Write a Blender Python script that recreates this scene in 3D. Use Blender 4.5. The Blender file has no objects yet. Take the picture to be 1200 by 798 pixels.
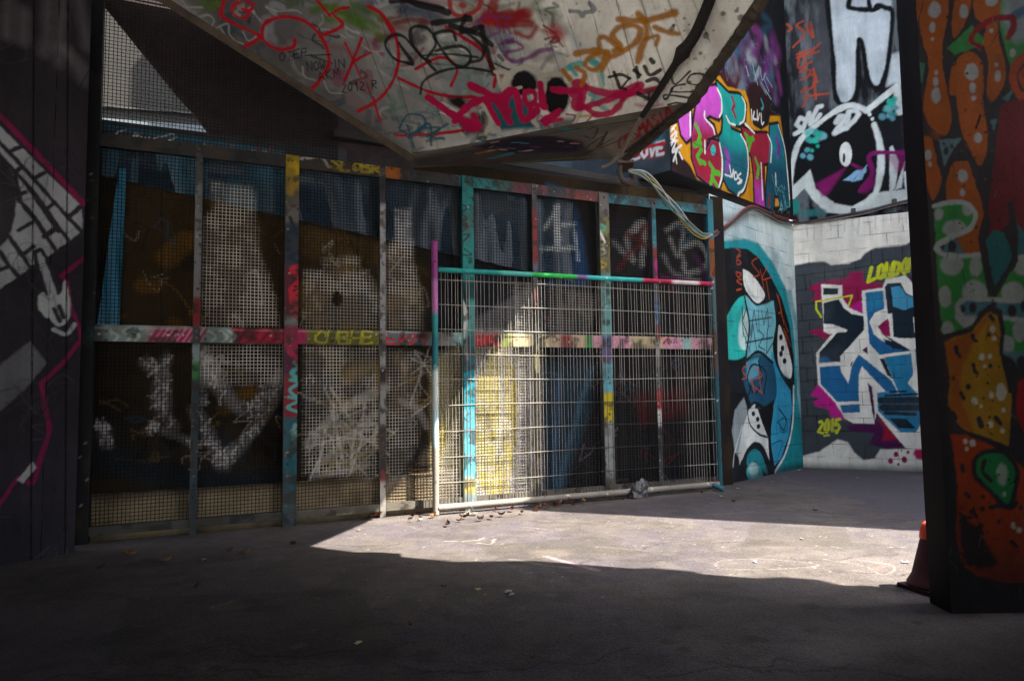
import bpy, bmesh, math, random
import numpy as np
from math import sin, cos, tan, radians, pi
from mathutils import Vector, Matrix

# ------------------------------------------------------------------ camera, world, sun, exposure
scene = bpy.context.scene
COL = scene.collection
FPX, CAM_H = 800.0, 1.3                      # focal length in photo pixels (photo 1200 x 798), eye height
PITCH, ROLL = radians(4.1), radians(0.8)
_f = np.array([0, cos(PITCH), sin(PITCH)]); _r = np.array([1.0, 0, 0]); _u = np.cross(_r, _f)
CR = _r*cos(ROLL) - _u*sin(ROLL); CU = _u*cos(ROLL) + _r*sin(ROLL); CF = _f
CPOS = np.array([0, 0, CAM_H])
cam_d = bpy.data.cameras.new("camera"); cam = bpy.data.objects.new("camera", cam_d); COL.objects.link(cam)
cam_d.sensor_fit = 'HORIZONTAL'; cam_d.sensor_width = 36; cam_d.lens = 24.0
cam_d.clip_start = 0.05; cam_d.clip_end = 400
cam.matrix_world = Matrix(((CR[0], CU[0], -CF[0], 0), (CR[1], CU[1], -CF[1], 0), (CR[2], CU[2], -CF[2], CAM_H), (0, 0, 0, 1)))
scene.camera = cam

SUN_EL = radians(57.0)
LIGHT = np.array([-0.935, 0.353, 0.0])       # horizontal direction in which the sunlight travels
SUND = np.array([LIGHT[0]*cos(SUN_EL), LIGHT[1]*cos(SUN_EL), -sin(SUN_EL)])
world = bpy.data.worlds.new("World"); scene.world = world; world.use_nodes = True
wn = world.node_tree
bg = wn.nodes["Background"]; sky = wn.nodes.new("ShaderNodeTexSky"); sky.sky_type = 'NISHITA'
sky.sun_disc = False; sky.sun_elevation = SUN_EL
sky.sun_rotation = math.atan2(-LIGHT[0], -LIGHT[1])
sky.dust_density = 3.0; sky.ozone_density = 0.6
hs = wn.nodes.new("ShaderNodeHueSaturation"); hs.inputs['Saturation'].default_value = 0.55      # thin high cloud: a paler sky
wn.links.new(sky.outputs[0], hs.inputs['Color']); wn.links.new(hs.outputs[0], bg.inputs[0]); bg.inputs[1].default_value = 0.13
sun_d = bpy.data.lights.new("sun", 'SUN'); sun = bpy.data.objects.new("sun", sun_d); COL.objects.link(sun)
sun_d.energy = 4.9; sun_d.angle = radians(0.5); sun_d.color = (1.0, 0.92, 0.78)
sun.rotation_euler = Vector(SUND).to_track_quat('-Z', 'Y').to_euler(); sun.location = (20, -6, 20)
vs = scene.view_settings
scene.display_settings.display_device = 'sRGB'
vs.view_transform = 'Standard'; vs.look = 'None'; vs.gamma = 1.0; vs.use_curve_mapping = False
vs.exposure = 2.82
scene.render.engine = 'CYCLES'
scene.cycles.max_bounces = 8; scene.cycles.diffuse_bounces = 5

# ------------------------------------------------------------------ helpers
rng = np.random.default_rng(7); random.seed(5)

def ray(px, py):
    d = CF + CR*((px-600)/FPX) - CU*((py-399)/FPX)
    return d/np.linalg.norm(d)
def onpl(px, py, p0, n):
    d = ray(px, py); return CPOS + d*(((np.asarray(p0)-CPOS)@n)/(d@n))
def onz(px, py, z=0.0):
    d = ray(px, py); return CPOS + d*((z-CAM_H)/d[2])
def lin(h):
    if isinstance(h, str):
        h = h.lstrip('#'); c = np.array([int(h[i:i+2], 16) for i in (0, 2, 4)])/255.0
    else: c = np.array(h, float)
    return np.where(c <= 0.04045, c/12.92, ((c+0.055)/1.055)**2.4)
def unit(v): v = np.asarray(v, float); return v/np.linalg.norm(v)

_perm = rng.random((512, 512))
def vnoise(x, y):
    xi = np.floor(x).astype(int); yi = np.floor(y).astype(int); fx = x-xi; fy = y-yi
    fx = fx*fx*(3-2*fx); fy = fy*fy*(3-2*fy)
    g = lambda a, b: _perm[a % 512, b % 512]
    return (g(xi, yi)*(1-fx)+g(xi+1, yi)*fx)*(1-fy) + (g(xi, yi+1)*(1-fx)+g(xi+1, yi+1)*fx)*fy
def fbm(x, y, o=4):
    s = 0; a = 0.5; t = 0
    for k in range(o):
        s = s + a*vnoise(x*2**k+17*k, y*2**k+31*k); t += a; a *= .5
    return s/t
def smooth_pts(P, n=8, closed=False):
    P = np.asarray(P, float)
    if len(P) < 3: return P
    if closed: Q = np.vstack([P[-1], P, P[0], P[1]])
    else: Q = np.vstack([2*P[0]-P[1], P, 2*P[-1]-P[-2]])
    out = []
    for i in range(1, len(Q)-2):
        p0, p1, p2, p3 = Q[i-1], Q[i], Q[i+1], Q[i+2]
        for t in np.linspace(0, 1, n, endpoint=False):
            out.append(.5*((2*p1)+(-p0+p2)*t+(2*p0-5*p1+4*p2-p3)*t*t+(-p0+3*p1-3*p2+p3)*t**3))
    if not closed: out.append(P[-1])
    return np.array(out)

FONT = {
 'A': [[(0,0),(.5,1),(1,0)],[(.2,.4),(.8,.4)]], 'B': [[(0,0),(0,1),(.7,.95),(.75,.6),(0,.52),(.9,.4),(.85,.05),(0,0)]],
 'C': [[(.95,.85),(.5,1),(.05,.6),(.1,.15),(.5,0),(.95,.15)]], 'D': [[(0,0),(0,1),(.7,.9),(.95,.5),(.7,.08),(0,0)]],
 'E': [[(.9,1),(0,1),(0,0),(.9,0)],[(0,.5),(.7,.5)]], 'H': [[(0,0),(0,1)],[(1,0),(1,1)],[(0,.5),(1,.5)]],
 'I': [[(.5,0),(.5,1)]], 'K': [[(0,0),(0,1)],[(.9,1),(0,.45),(.95,0)]], 'L': [[(.1,1),(0,0),(.9,.02)]],
 'M': [[(0,0),(.1,1),(.5,.35),(.9,1),(1,0)]], 'N': [[(0,0),(.08,1),(.9,0),(1,1)]],
 'O': [[(.5,1),(.1,.75),(.1,.25),(.5,0),(.9,.25),(.9,.75),(.5,1)]], 'P': [[(0,0),(0,1),(.8,.9),(.8,.55),(0,.45)]],
 'R': [[(0,0),(0,1),(.8,.9),(.8,.6),(0,.48),(.95,0)]], 'S': [[(.9,.85),(.5,1),(.1,.78),(.5,.52),(.9,.25),(.5,0),(.05,.15)]],
 'T': [[(0,1),(1,1)],[(.5,1),(.5,0)]], 'U': [[(0,1),(.05,.2),(.5,0),(.92,.2),(1,1)]], 'V': [[(0,1),(.5,0),(1,1)]],
 'W': [[(0,1),(.25,0),(.5,.7),(.75,0),(1,1)]], 'X': [[(0,0),(1,1)],[(0,1),(1,0)]], 'Y': [[(0,1),(.5,.5),(1,1)],[(.5,.5),(.5,0)]],
 'Z': [[(0,1),(1,1),(0,0),(1,0)]], '2': [[(.05,.8),(.4,1),(.85,.75),(.05,.02),(.95,0)]], '0': [[(.5,1),(.1,.6),(.15,.2),(.5,0),(.85,.3),(.85,.75),(.5,1)]],
 '1': [[(.3,.8),(.6,1),(.6,0)]], '5': [[(.9,1),(.2,1),(.1,.58),(.6,.6),(.9,.32),(.5,0),(.05,.1)]], '.': [[(.4,.0),(.5,.06)]], ' ': [],
 'F': [[(.9,1),(0,1),(0,0)],[(0,.5),(.7,.5)]],
}

class Paint:
    """pigment on points of a plane; artwork is given in photo pixels and carried onto the plane in metres"""
    def __init__(self, p0, eu, ev, U, V, base):
        self.p0 = np.asarray(p0, float); self.eu = unit(eu); self.ev = unit(ev); self.n = unit(np.cross(self.eu, self.ev))
        self.U = U; self.V = V; self.c = np.tile(lin(base), (len(U), 1))
        self.jit = 0.006; self.off = (0.0, 0.0, 1.0)
    def z(self, ox, oy, sc): self.off = (ox, oy, sc)
    def uv(self, P):
        ox, oy, sc = self.off; out = []
        for x, y in P:
            q = onpl(ox+x/sc, oy+y/sc, self.p0, self.n)-self.p0
            out.append((q@self.eu, q@self.ev))
        return np.array(out)
    def _box(self, lo, hi):
        return np.nonzero((self.U >= lo[0]) & (self.U <= hi[0]) & (self.V >= lo[1]) & (self.V <= hi[1]))[0]
    def _put(self, idx, m, col, a):
        m = np.clip(m, 0, 1)*a
        if self.mask is not None: m = m*self.mask[idx]
        self.c[idx] = self.c[idx]*(1-m[:, None]) + col*m[:, None]
    mask = None; wk = 1.0
    def _jit(self, u, v, k): return (fbm(u*28+k, v*28-k, 2)-.5)*2*self.jit
    def poly(self, P, col, soft=.012, a=1.0, smooth=False, grow=0.0, uv=None, wob=1.0):
        Q = self.uv(P) if uv is None else np.asarray(uv)
        if smooth: Q = smooth_pts(Q, 6, True)
        pad = soft*2+grow+.02
        i = self._box(Q.min(0)-pad, Q.max(0)+pad)
        if not len(i): return
        x, y = self.U[i], self.V[i]; d = np.full(len(i), 1e9); ins = np.zeros(len(i), bool)
        for k in range(len(Q)):
            ax, ay = Q[k]; bx, by = Q[(k+1) % len(Q)]; ex, ey = bx-ax, by-ay; L = ex*ex+ey*ey+1e-12
            t = np.clip(((x-ax)*ex+(y-ay)*ey)/L, 0, 1)
            d = np.minimum(d, (x-ax-t*ex)**2+(y-ay-t*ey)**2)
            cr = (ay > y) != (by > y)
            ins ^= cr & (x < ex*(y-ay)/(ey if abs(ey) > 1e-12 else 1e-12)+ax)
        sd = np.sqrt(d)*np.where(ins, 1, -1)+grow+self._jit(x, y, len(Q))*wob
        self._put(i, .5+sd/soft, lin(col), a)
    def stroke(self, P, w, col, soft=None, a=1.0, smooth=True, uv=None, wob=1.0, pressure=0.25):
        Q = self.uv(P) if uv is None else np.asarray(uv)
        if smooth: Q = smooth_pts(Q, 7)
        w = w*self.wk; soft = w*.35 if soft is None else soft*self.wk
        pad = w/2+soft+.01
        i = self._box(Q.min(0)-pad, Q.max(0)+pad)
        if not len(i): return
        x, y = self.U[i], self.V[i]; sd = np.full(len(i), -1e9); k0 = rng.random()*50
        for k in range(len(Q)-1):
            ax, ay = Q[k]; bx, by = Q[k+1]; ex, ey = bx-ax, by-ay; L = ex*ex+ey*ey+1e-12
            t = np.clip(((x-ax)*ex+(y-ay)*ey)/L, 0, 1)
            r = w/2*(1+pressure*(2*vnoise(np.array([k0+k*.35]), np.array([3.3]))[0]-1))
            sd = np.maximum(sd, r-np.sqrt((x-ax-t*ex)**2+(y-ay-t*ey)**2))
        self._put(i, .5+(sd+self._jit(x, y, k0)*wob*min(1, w*25))/max(soft, .004), lin(col), a)
    def dot(self, x, y, rx, ry, col, soft=.012, a=1.0):
        t = np.linspace(0, 2*pi, 20, endpoint=False)
        self.poly(list(zip(x+rx*np.cos(t), y+ry*np.sin(t))), col, soft, a)
    def text(self, s, o, base, up, w, col, gap=.25, soft=None, wild=.06, a=1.0):
        """o = start of the baseline, base = vector of the whole word, up = vector of the letter height"""
        o = np.array(o, float); base = np.array(base, float); up = np.array(up, float); n = len(s)
        adv = base/n
        for k, ch in enumerate(s):
            for st in FONT.get(ch, []):
                P = [tuple(o+adv*k+adv*(1-gap)*(x+rng.normal()*wild)+up*(y+rng.normal()*wild)) for x, y in st]
                self.stroke(P, w, col, soft, a, smooth=False, wob=.4)
    def spatter(self, P, n, col, r=(.004, .012), a=.8):
        Q = self.uv(P); lo, hi = Q.min(0), Q.max(0)
        for k in range(n):
            c = lo+(hi-lo)*rng.random(2); q = r[0]+(r[1]-r[0])*rng.random()
            t = np.linspace(0, 2*pi, 8, endpoint=False)
            self.poly(None, col, .006, a, uv=np.c_[c[0]+q*np.cos(t), c[1]+q*np.sin(t)])
    def scribbles(self, P, n, cols, w=(.012, .03), size=.3, a=.8):
        Q = self.uv(P); lo, hi = Q.min(0), Q.max(0)
        for k in range(n):
            c = lo+(hi-lo)*rng.random(2); m = rng.integers(4, 9)
            st = c+np.cumsum(rng.normal(size=(m, 2))*size*.4, 0)
            self.stroke(None, rng.uniform(*w), cols[rng.integers(len(cols))], a=a*rng.uniform(.5, 1), uv=st)
    def mottle(self, scale, lo, hi, col, a=.5, aspect=1.0, thr=.5, sharp=6, seed=0, poly=None):
        m = np.clip((fbm(self.U*scale+seed, self.V*scale*aspect+seed, 5)-thr)*sharp+.5, 0, 1)
        self._put(np.arange(len(self.U)), m, lin(col), a)
    def grad(self, P0, P1, colfn): pass

def link(o, parent=None):
    COL.objects.link(o)
    if parent is not None: o.parent = parent
    return o
def props(o, label=None, cat=None, group=None, kind=None):
    if label: o['label'] = label; o['kind'] = 'thing'
    if cat: o['category'] = cat
    if group: o['group'] = group
    if kind: o['kind'] = kind
    return o
def empty(name, loc, label, cat, group=None, rz=0):
    e = bpy.data.objects.new(name, None); e.location = loc; e.rotation_euler.z = rz; e.empty_display_size = .1
    link(e); props(e, label, cat, group); bpy.context.view_layer.update(); return e
def set_parent(o, parent):
    if parent is not None:
        o.parent = parent; o.matrix_parent_inverse = Matrix.LocRotScale(parent.location, parent.rotation_euler, None).inverted()
def mesh_np(name, verts, quads, mat, cols=None, uvs=None, parent=None, tris=None, smooth=False):
    me = bpy.data.meshes.new(name); verts = np.asarray(verts, np.float32)
    quads = np.asarray(quads, np.int32).reshape(-1, 4)
    me.vertices.add(len(verts)); me.vertices.foreach_set('co', verts.ravel())
    nq = len(quads); me.loops.add(nq*4); me.loops.foreach_set('vertex_index', quads.ravel())
    me.polygons.add(nq); me.polygons.foreach_set('loop_start', np.arange(0, nq*4, 4, dtype=np.int32))
    if smooth: me.polygons.foreach_set('use_smooth', np.ones(nq, bool))
    if uvs is not None:
        l = me.uv_layers.new(name='UVMap'); l.data.foreach_set('uv', np.asarray(uvs, np.float32)[quads.ravel()].ravel())
    if cols is not None:
        at = me.color_attributes.new('Col', 'FLOAT_COLOR', 'POINT')
        at.data.foreach_set('color', np.c_[cols, np.ones(len(cols))].astype(np.float32).ravel())
    me.update(calc_edges=True); me.validate()
    me.materials.append(mat); o = bpy.data.objects.new(name, me); link(o)
    set_parent(o, parent); return o

class Slab(Paint):
    """a slab whose front face (towards +n) is finely meshed and painted; sides and back are plain"""
    def __init__(self, p0, eu, ev, W, H, res, depth, base, quad=None, side=None):
        self.nu = max(2, int(round(W/res))+1); self.nv = max(2, int(round(H/res))+1)
        uu, vv = np.meshgrid(np.linspace(0, 1, self.nu), np.linspace(0, 1, self.nv))
        Q = np.array(quad if quad is not None else [(0, 0), (W, 0), (W, H), (0, H)], float)    # bottom left, bottom right, top right, top left
        a, b = uu[..., None], vv[..., None]
        g = (Q[0]*(1-a)+Q[1]*a)*(1-b)+(Q[3]*(1-a)+Q[2]*a)*b; uu, vv = g[..., 0], g[..., 1]
        super().__init__(p0, eu, ev, uu.ravel(), vv.ravel(), base)
        self.W, self.H, self.depth, self.base = W, H, depth, side or base
    def build(self, name, mat, parent=None, relief=None):
        nu, nv = self.nu, self.nv
        U, V = self.U, self.V
        P = self.p0+np.outer(U, self.eu)+np.outer(V, self.ev)
        if relief is not None: P = P+np.outer(relief, self.n)
        idx = np.arange(nu*nv).reshape(nv, nu)
        q = np.stack([idx[:-1, :-1], idx[:-1, 1:], idx[1:, 1:], idx[1:, :-1]], -1).reshape(-1, 4)
        B = len(P)
        c4 = [idx[0, 0], idx[0, -1], idx[-1, -1], idx[-1, 0]]
        fr = self.p0+np.array([U[k]*self.eu+V[k]*self.ev for k in c4]); bk = fr-self.n*self.depth
        verts = np.vstack([P, fr, bk])
        e = [[B, B+4, B+5, B+1], [B+1, B+5, B+6, B+2], [B+2, B+6, B+7, B+3], [B+3, B+7, B+4, B], [B+4, B+7, B+6, B+5]]
        quads = np.vstack([q, np.array(e)])
        cols = np.vstack([self.c, np.tile(lin(self.base), (8, 1))])
        uvs = np.vstack([np.c_[U, V], np.c_[U[c4], V[c4]], np.c_[U[c4], V[c4]]+self.depth])
        return mesh_np(name, verts, quads, mat, cols, uvs, parent)

# ------------------------------------------------------------------ materials
def nodes(name):
    m = bpy.data.materials.new(name); m.use_nodes = True; nt = m.node_tree
    return m, nt, nt.nodes['Principled BSDF']
def N(nt, t, **kw):
    n = nt.nodes.new(t)
    for k, v in kw.items(): setattr(n, k, v)
    return n
def mulnoise(nt, src, vec, scale, lo, hi, detail=8, rough=.6, dist=0.0):
    nz = N(nt, 'ShaderNodeTexNoise'); nz.inputs['Scale'].default_value = scale; nz.inputs['Detail'].default_value = detail
    nz.inputs['Roughness'].default_value = rough; nz.inputs['Distortion'].default_value = dist
    if vec is not None: nt.links.new(vec, nz.inputs['Vector'])
    mr = N(nt, 'ShaderNodeMapRange'); mr.inputs[1].default_value = .3; mr.inputs[2].default_value = .7
    mr.inputs[3].default_value = lo; mr.inputs[4].default_value = hi
    nt.links.new(nz.outputs[0], mr.inputs[0])
    mx = N(nt, 'ShaderNodeVectorMath', operation='SCALE')
    nt.links.new(src, mx.inputs[0]); nt.links.new(mr.outputs[0], mx.inputs['Scale'])
    return mx.outputs[0], nz
def paint_mat(name, kind='concrete', rough=.7, grime=(.72, 1.08), fine=(.9, 1.06), bump=.25, spec=.3, bw=.44, bh=.2, metal=0):
    m, nt, bs = nodes(name)
    at = N(nt, 'ShaderNodeVertexColor', layer_name='Col'); tc = N(nt, 'ShaderNodeTexCoord')
    c, n1 = mulnoise(nt, at.outputs[0], tc.outputs['Object'], 1.7, grime[0], grime[1], 9, .65, .4)
    c, n2 = mulnoise(nt, c, tc.outputs['Object'], 38, fine[0], fine[1], 6, .7)
    mp = N(nt, 'ShaderNodeMapping'); mp.inputs['Scale'].default_value = (9, 9, .8); nt.links.new(tc.outputs['Object'], mp.inputs[0])
    c, n3 = mulnoise(nt, c, mp.outputs[0], 1.0, .82, 1.06, 6, .6)
    bm = N(nt, 'ShaderNodeBump'); bm.inputs['Strength'].default_value = bump; bm.inputs['Distance'].default_value = .01
    hsrc = n2.outputs[0]
    if kind in ('brick', 'board'):
        br = N(nt, 'ShaderNodeTexBrick'); br.offset = .5 if kind == 'brick' else 0.0
        br.inputs['Scale'].default_value = 1; br.inputs['Mortar Size'].default_value = .006; br.inputs['Mortar Smooth'].default_value = .6
        br.inputs['Brick Width'].default_value = bw; br.inputs['Row Height'].default_value = bh
        br.inputs['Color1'].default_value = br.inputs['Color2'].default_value = (1, 1, 1, 1); br.inputs['Mortar'].default_value = (0, 0, 0, 1)
        uvn = N(nt, 'ShaderNodeUVMap', uv_map='UVMap')
        nz = N(nt, 'ShaderNodeTexNoise'); nz.inputs['Scale'].default_value = 6
        mixv = N(nt, 'ShaderNodeMix', data_type='VECTOR'); mixv.inputs[0].default_value = .012
        nt.links.new(uvn.outputs[0], nz.inputs['Vector'])
        nt.links.new(uvn.outputs[0], mixv.inputs[4]); nt.links.new(nz.outputs['Color'], mixv.inputs[5])
        nt.links.new(mixv.outputs[1], br.inputs['Vector'])
        # dirt settled in the joints, broken up by noise
        nz2 = N(nt, 'ShaderNodeTexNoise'); nz2.inputs['Scale'].default_value = 4; nt.links.new(uvn.outputs[0], nz2.inputs['Vector'])
        mr = N(nt, 'ShaderNodeMapRange'); mr.inputs[1].default_value = .42; mr.inputs[2].default_value = .62; mr.inputs[3].default_value = .0; mr.inputs[4].default_value = .75
        nt.links.new(nz2.outputs[0], mr.inputs[0])
        m1 = N(nt, 'ShaderNodeMath', operation='MULTIPLY'); nt.links.new(br.outputs['Fac'], m1.inputs[0]); nt.links.new(mr.outputs[0], m1.inputs[1])
        m2 = N(nt, 'ShaderNodeMath', operation='SUBTRACT'); m2.inputs[0].default_value = 1; nt.links.new(m1.outputs[0], m2.inputs[1])
        sc = N(nt, 'ShaderNodeVectorMath', operation='SCALE'); nt.links.new(c, sc.inputs[0]); nt.links.new(m2.outputs[0], sc.inputs['Scale']); c = sc.outputs[0]
        ad = N(nt, 'ShaderNodeMath', operation='MULTIPLY_ADD'); ad.inputs[1].default_value = -1.4
        nt.links.new(br.outputs['Fac'], ad.inputs[0]); nt.links.new(n2.outputs[0], ad.inputs[2]); hsrc = ad.outputs[0]
    nt.links.new(hsrc, bm.inputs['Height']); nt.links.new(bm.outputs[0], bs.inputs['Normal'])
    nt.links.new(c, bs.inputs['Base Color']); bs.inputs['Roughness'].default_value = rough
    bs.inputs['Specular IOR Level'].default_value = spec; bs.inputs['Metallic'].default_value = metal
    return m
def plain(name, col, rough=.7, metal=0, lo=.75, hi=1.1, scale=9, bump=.2, spec=.4):
    m, nt, bs = nodes(name); rgb = N(nt, 'ShaderNodeRGB'); rgb.outputs[0].default_value = (*lin(col), 1); tc = N(nt, 'ShaderNodeTexCoord')
    c, n1 = mulnoise(nt, rgb.outputs[0], tc.outputs['Object'], scale, lo, hi)
    c, n2 = mulnoise(nt, c, tc.outputs['Object'], scale*7, .9, 1.08)
    bm = N(nt, 'ShaderNodeBump'); bm.inputs['Strength'].default_value = bump; bm.inputs['Distance'].default_value = .006
    nt.links.new(n2.outputs[0], bm.inputs['Height']); nt.links.new(bm.outputs[0], bs.inputs['Normal'])
    nt.links.new(c, bs.inputs['Base Color']); bs.inputs['Roughness'].default_value = rough; bs.inputs['Metallic'].default_value = metal
    bs.inputs['Specular IOR Level'].default_value = spec
    return m
M_BLOCK = paint_mat('painted_blockwork', 'brick', .75, bump=.5, spec=.15)
M_CONC = paint_mat('painted_concrete', 'concrete', .85, bump=.3, spec=.1)
M_RENDER = paint_mat('painted_render', 'concrete', .85, bump=.25, spec=.12)
M_BOARD = paint_mat('painted_boards', 'board', .85, bw=1.25, bh=9, bump=.35, spec=.08)
M_STEEL = paint_mat('painted_steel', 'concrete', .6, bump=.15, spec=.2, grime=(.7, 1.1))
M_HULL = paint_mat('board_marked_concrete', 'concrete', .85, grime=(.86, 1.08), fine=(.93, 1.05), bump=.35, spec=.15)
M_WIRE = paint_mat('galvanised_wire', 'concrete', .7, bump=.05, spec=.1, grime=(.6, 1.1))
M_ASPHALT_C = None

# ------------------------------------------------------------------ key planes (metres)
FA = onz(345, 615); FB = onz(843, 571); FD = unit(FB-FA); FN = np.array([FD[1], -FD[0], 0]); UP = np.array([0, 0, 1.0])   # mesh fence
AD = unit(np.array([0.712, 0.702, 0])); A0 = onz(848, 568); AN = np.array([AD[1], -AD[0], 0])                                # wall on the right of the fence
BD = np.array([sin(radians(117)), cos(radians(117)), 0]); B0 = A0+AD*2.56; BN = np.array([BD[1], -BD[0], 0])                 # wall behind the yard

# ------------------------------------------------------------------ ground
def ground():
    res = .0145; x0, x1, y0, y1 = -4.2, 3.9, 2.6, 9.6
    nu = int((x1-x0)/res)+1; nv = int((y1-y0)/res)+1
    uu, vv = np.meshgrid(np.linspace(x0, x1, nu), np.linspace(y0, y1, nv))
    G = Paint((0, 0, 0), (1, 0, 0), (0, 1, 0), uu.ravel(), vv.ravel(), '#474248')
    G.mottle(.9, 0, 0, '#544e49', .5, seed=3); G.mottle(3.5, 0, 0, '#35312e', .4, seed=9, thr=.55); G.mottle(9, 0, 0, '#5b554f', .3, seed=19, thr=.55)
    G.jit = .004
    for P in [[(560,640),(700,628),(760,648),(600,662)],[(880,615),(990,618),(1000,640),(870,640)],[(150,700),(420,690),(470,770),(120,780)]]: G.poly(P, '#3a3633', .03, .55)
    for k in range(16):
        a = G.uv([(rng.uniform(120,1080), rng.uniform(600,790))])[0]; st = a+np.cumsum(np.c_[rng.normal(size=14)*.05+.09*rng.choice([-1,1]), rng.normal(size=14)*.05], 0); G.stroke(None, .011, '#211e1c', soft=.008, a=.75, uv=st, pressure=.9)
    for k in range(130):
        a = G.uv([(rng.uniform(100,1085), rng.uniform(600,790))])[0]; r_ = rng.uniform(.012,.05) if k > 40 else rng.uniform(.02,.16); t_ = np.linspace(0,2*pi,12,endpoint=False); G.poly(None, ['#2a2725','#5e5750','#38322f'][k % 3], r_*.6, rng.uniform(.25,.6), uv=np.c_[a[0]+r_*np.cos(t_)*(1+.4*rng.random(12)), a[1]+r_*.8*np.sin(t_)*(1+.4*rng.random(12))])
    G.spatter([(60,640),(1085,790)], 260, '#6d675f', (.003,.010), .6)
    ch = '#b9b6ad'
    # chalk and paint drips on the tarmac
    for P, w, a in [([(520,634),(556,633),(568,630)],.02,.55),([(560,636),(575,637),(580,631)],.025,.6),([(610,617),(640,620)],.02,.3),
                    ([(838,660),(850,656),(900,655),(960,662),(900,667),(845,666),(838,660)],.015,.35),([(965,655),(1010,662),(1030,672)],.012,.4),
                    ([(1000,655),(1045,662),(1040,672),(1000,668)],.012,.35),([(975,640),(985,642)],.02,.3),([(600,655),(640,662),(668,665)],.04,.25),
                    ([(1015,585),(1060,590)],.02,.35),([(1000,590),(1085,578)],.012,.3),([(900,575),(1080,560)],.01,.25),([(650,585),(690,590)],.02,.2),
                    ([(1040,641),(1060,641)],.02,.5),([(840,602),(900,600),(990,604)],.06,.12),([(700,640),(760,645)],.05,.12)]:
        G.stroke(P, w, ch, a=a*.42, wob=4)
    G.stroke([(1020,668),(1045,660)], .05, '#a8564e', a=.3); G.stroke([(640,652),(700,668)], .05, '#b79aa6', a=.3)
    G.stroke([(990,598),(1060,604)], .04, '#7a3a34', a=.35)
    G.spatter([(370,610),(1085,700)], 110, '#a49d92', (.003, .009), .6); G.spatter([(640,600),(1085,640)], 60, '#b5afa3', (.003, .007), .5)
    G.spatter([(370,610),(1085,700)], 90, '#2c2926', (.004, .012), .6)
    # paint blown under the bottom of the fence
    G.stroke([(360,618),(500,606),(640,598),(840,574)], .22, '#655e56', soft=.2, a=.45)
    V = np.c_[G.U, G.V, np.zeros(len(G.U))]
    idx = np.arange(nu*nv).reshape(nv, nu)
    q = np.stack([idx[:-1, :-1], idx[:-1, 1:], idx[1:, 1:], idx[1:, :-1]], -1).reshape(-1, 4)
    B = len(V); R = 90
    ring = np.array([(x0, y0, 0), (x1, y0, 0), (x1, y1, 0), (x0, y1, 0), (-R, -R, 0), (R, -R, 0), (R, R, 0), (-R, R, 0)])
    rq = np.array([[B, B+4, B+5, B+1], [B+1, B+5, B+6, B+2], [B+2, B+6, B+7, B+3], [B+3, B+7, B+4, B]])
    cols = np.vstack([G.c, np.tile(lin('#474248'), (8, 1))])
    m, nt, bs = nodes('asphalt'); at = N(nt, 'ShaderNodeVertexColor', layer_name='Col'); tc = N(nt, 'ShaderNodeTexCoord')
    c, n1 = mulnoise(nt, at.outputs[0], tc.outputs['Object'], .6, .72, 1.12, 8, .6)
    c, n2 = mulnoise(nt, c, tc.outputs['Object'], 48, .6, 1.36, 4, .8)
    c, n3 = mulnoise(nt, c, tc.outputs['Object'], 9, .82, 1.16, 6, .7)
    vor = N(nt, 'ShaderNodeTexVoronoi'); vor.inputs['Scale'].default_value = 90; nt.links.new(tc.outputs['Object'], vor.inputs['Vector'])
    mr = N(nt, 'ShaderNodeMapRange'); mr.inputs[1].default_value = 0; mr.inputs[2].default_value = .7; mr.inputs[3].default_value = 1.25; mr.inputs[4].default_value = .75
    nt.links.new(vor.outputs['Distance'], mr.inputs[0])
    sc = N(nt, 'ShaderNodeVectorMath', operation='SCALE'); nt.links.new(c, sc.inputs[0]); nt.links.new(mr.outputs[0], sc.inputs['Scale'])
    nt.links.new(sc.outputs[0], bs.inputs['Base Color']); bs.inputs['Roughness'].default_value = .85; bs.inputs['Specular IOR Level'].default_value = .25
    bm = N(nt, 'ShaderNodeBump'); bm.inputs['Strength'].default_value = .6; bm.inputs['Distance'].default_value = .006
    nt.links.new(vor.outputs['Distance'], bm.inputs['Height']); nt.links.new(bm.outputs[0], bs.inputs['Normal'])
    o = mesh_np('ground', np.vstack([V, ring]), np.vstack([q, rq]), m, cols)
    o['kind'] = 'structure'
ground()

# ------------------------------------------------------------------ generic solids
def box_obj(name, lo, hi, mat, parent=None, frame=None, bevel=0.0):
    """box from lo to hi in a local frame (origin, ex, ey, ez)"""
    bm = bmesh.new(); bmesh.ops.create_cube(bm, size=1)
    lo, hi = np.array(lo, float), np.array(hi, float); c, s = (lo+hi)/2, hi-lo
    for v in bm.verts: v.co = Vector(c+np.array(v.co)*s)
    if bevel: bmesh.ops.bevel(bm, geom=list(bm.edges), offset=bevel, segments=2, affect='EDGES')
    if frame is not None:
        o0, ex, ey, ez = frame
        for v in bm.verts: v.co = Vector(np.asarray(o0)+v.co.x*np.asarray(ex)+v.co.y*np.asarray(ey)+v.co.z*np.asarray(ez))
        bmesh.ops.recalc_face_normals(bm, faces=bm.faces)
    return from_bm(name, bm, mat, parent)
def from_bm(name, bm, mat, parent=None, smooth=False):
    me = bpy.data.meshes.new(name); bm.to_mesh(me); bm.free(); me.materials.append(mat)
    if smooth:
        for p in me.polygons: p.use_smooth = True
    o = bpy.data.objects.new(name, me); link(o); set_parent(o, parent); return o
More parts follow.
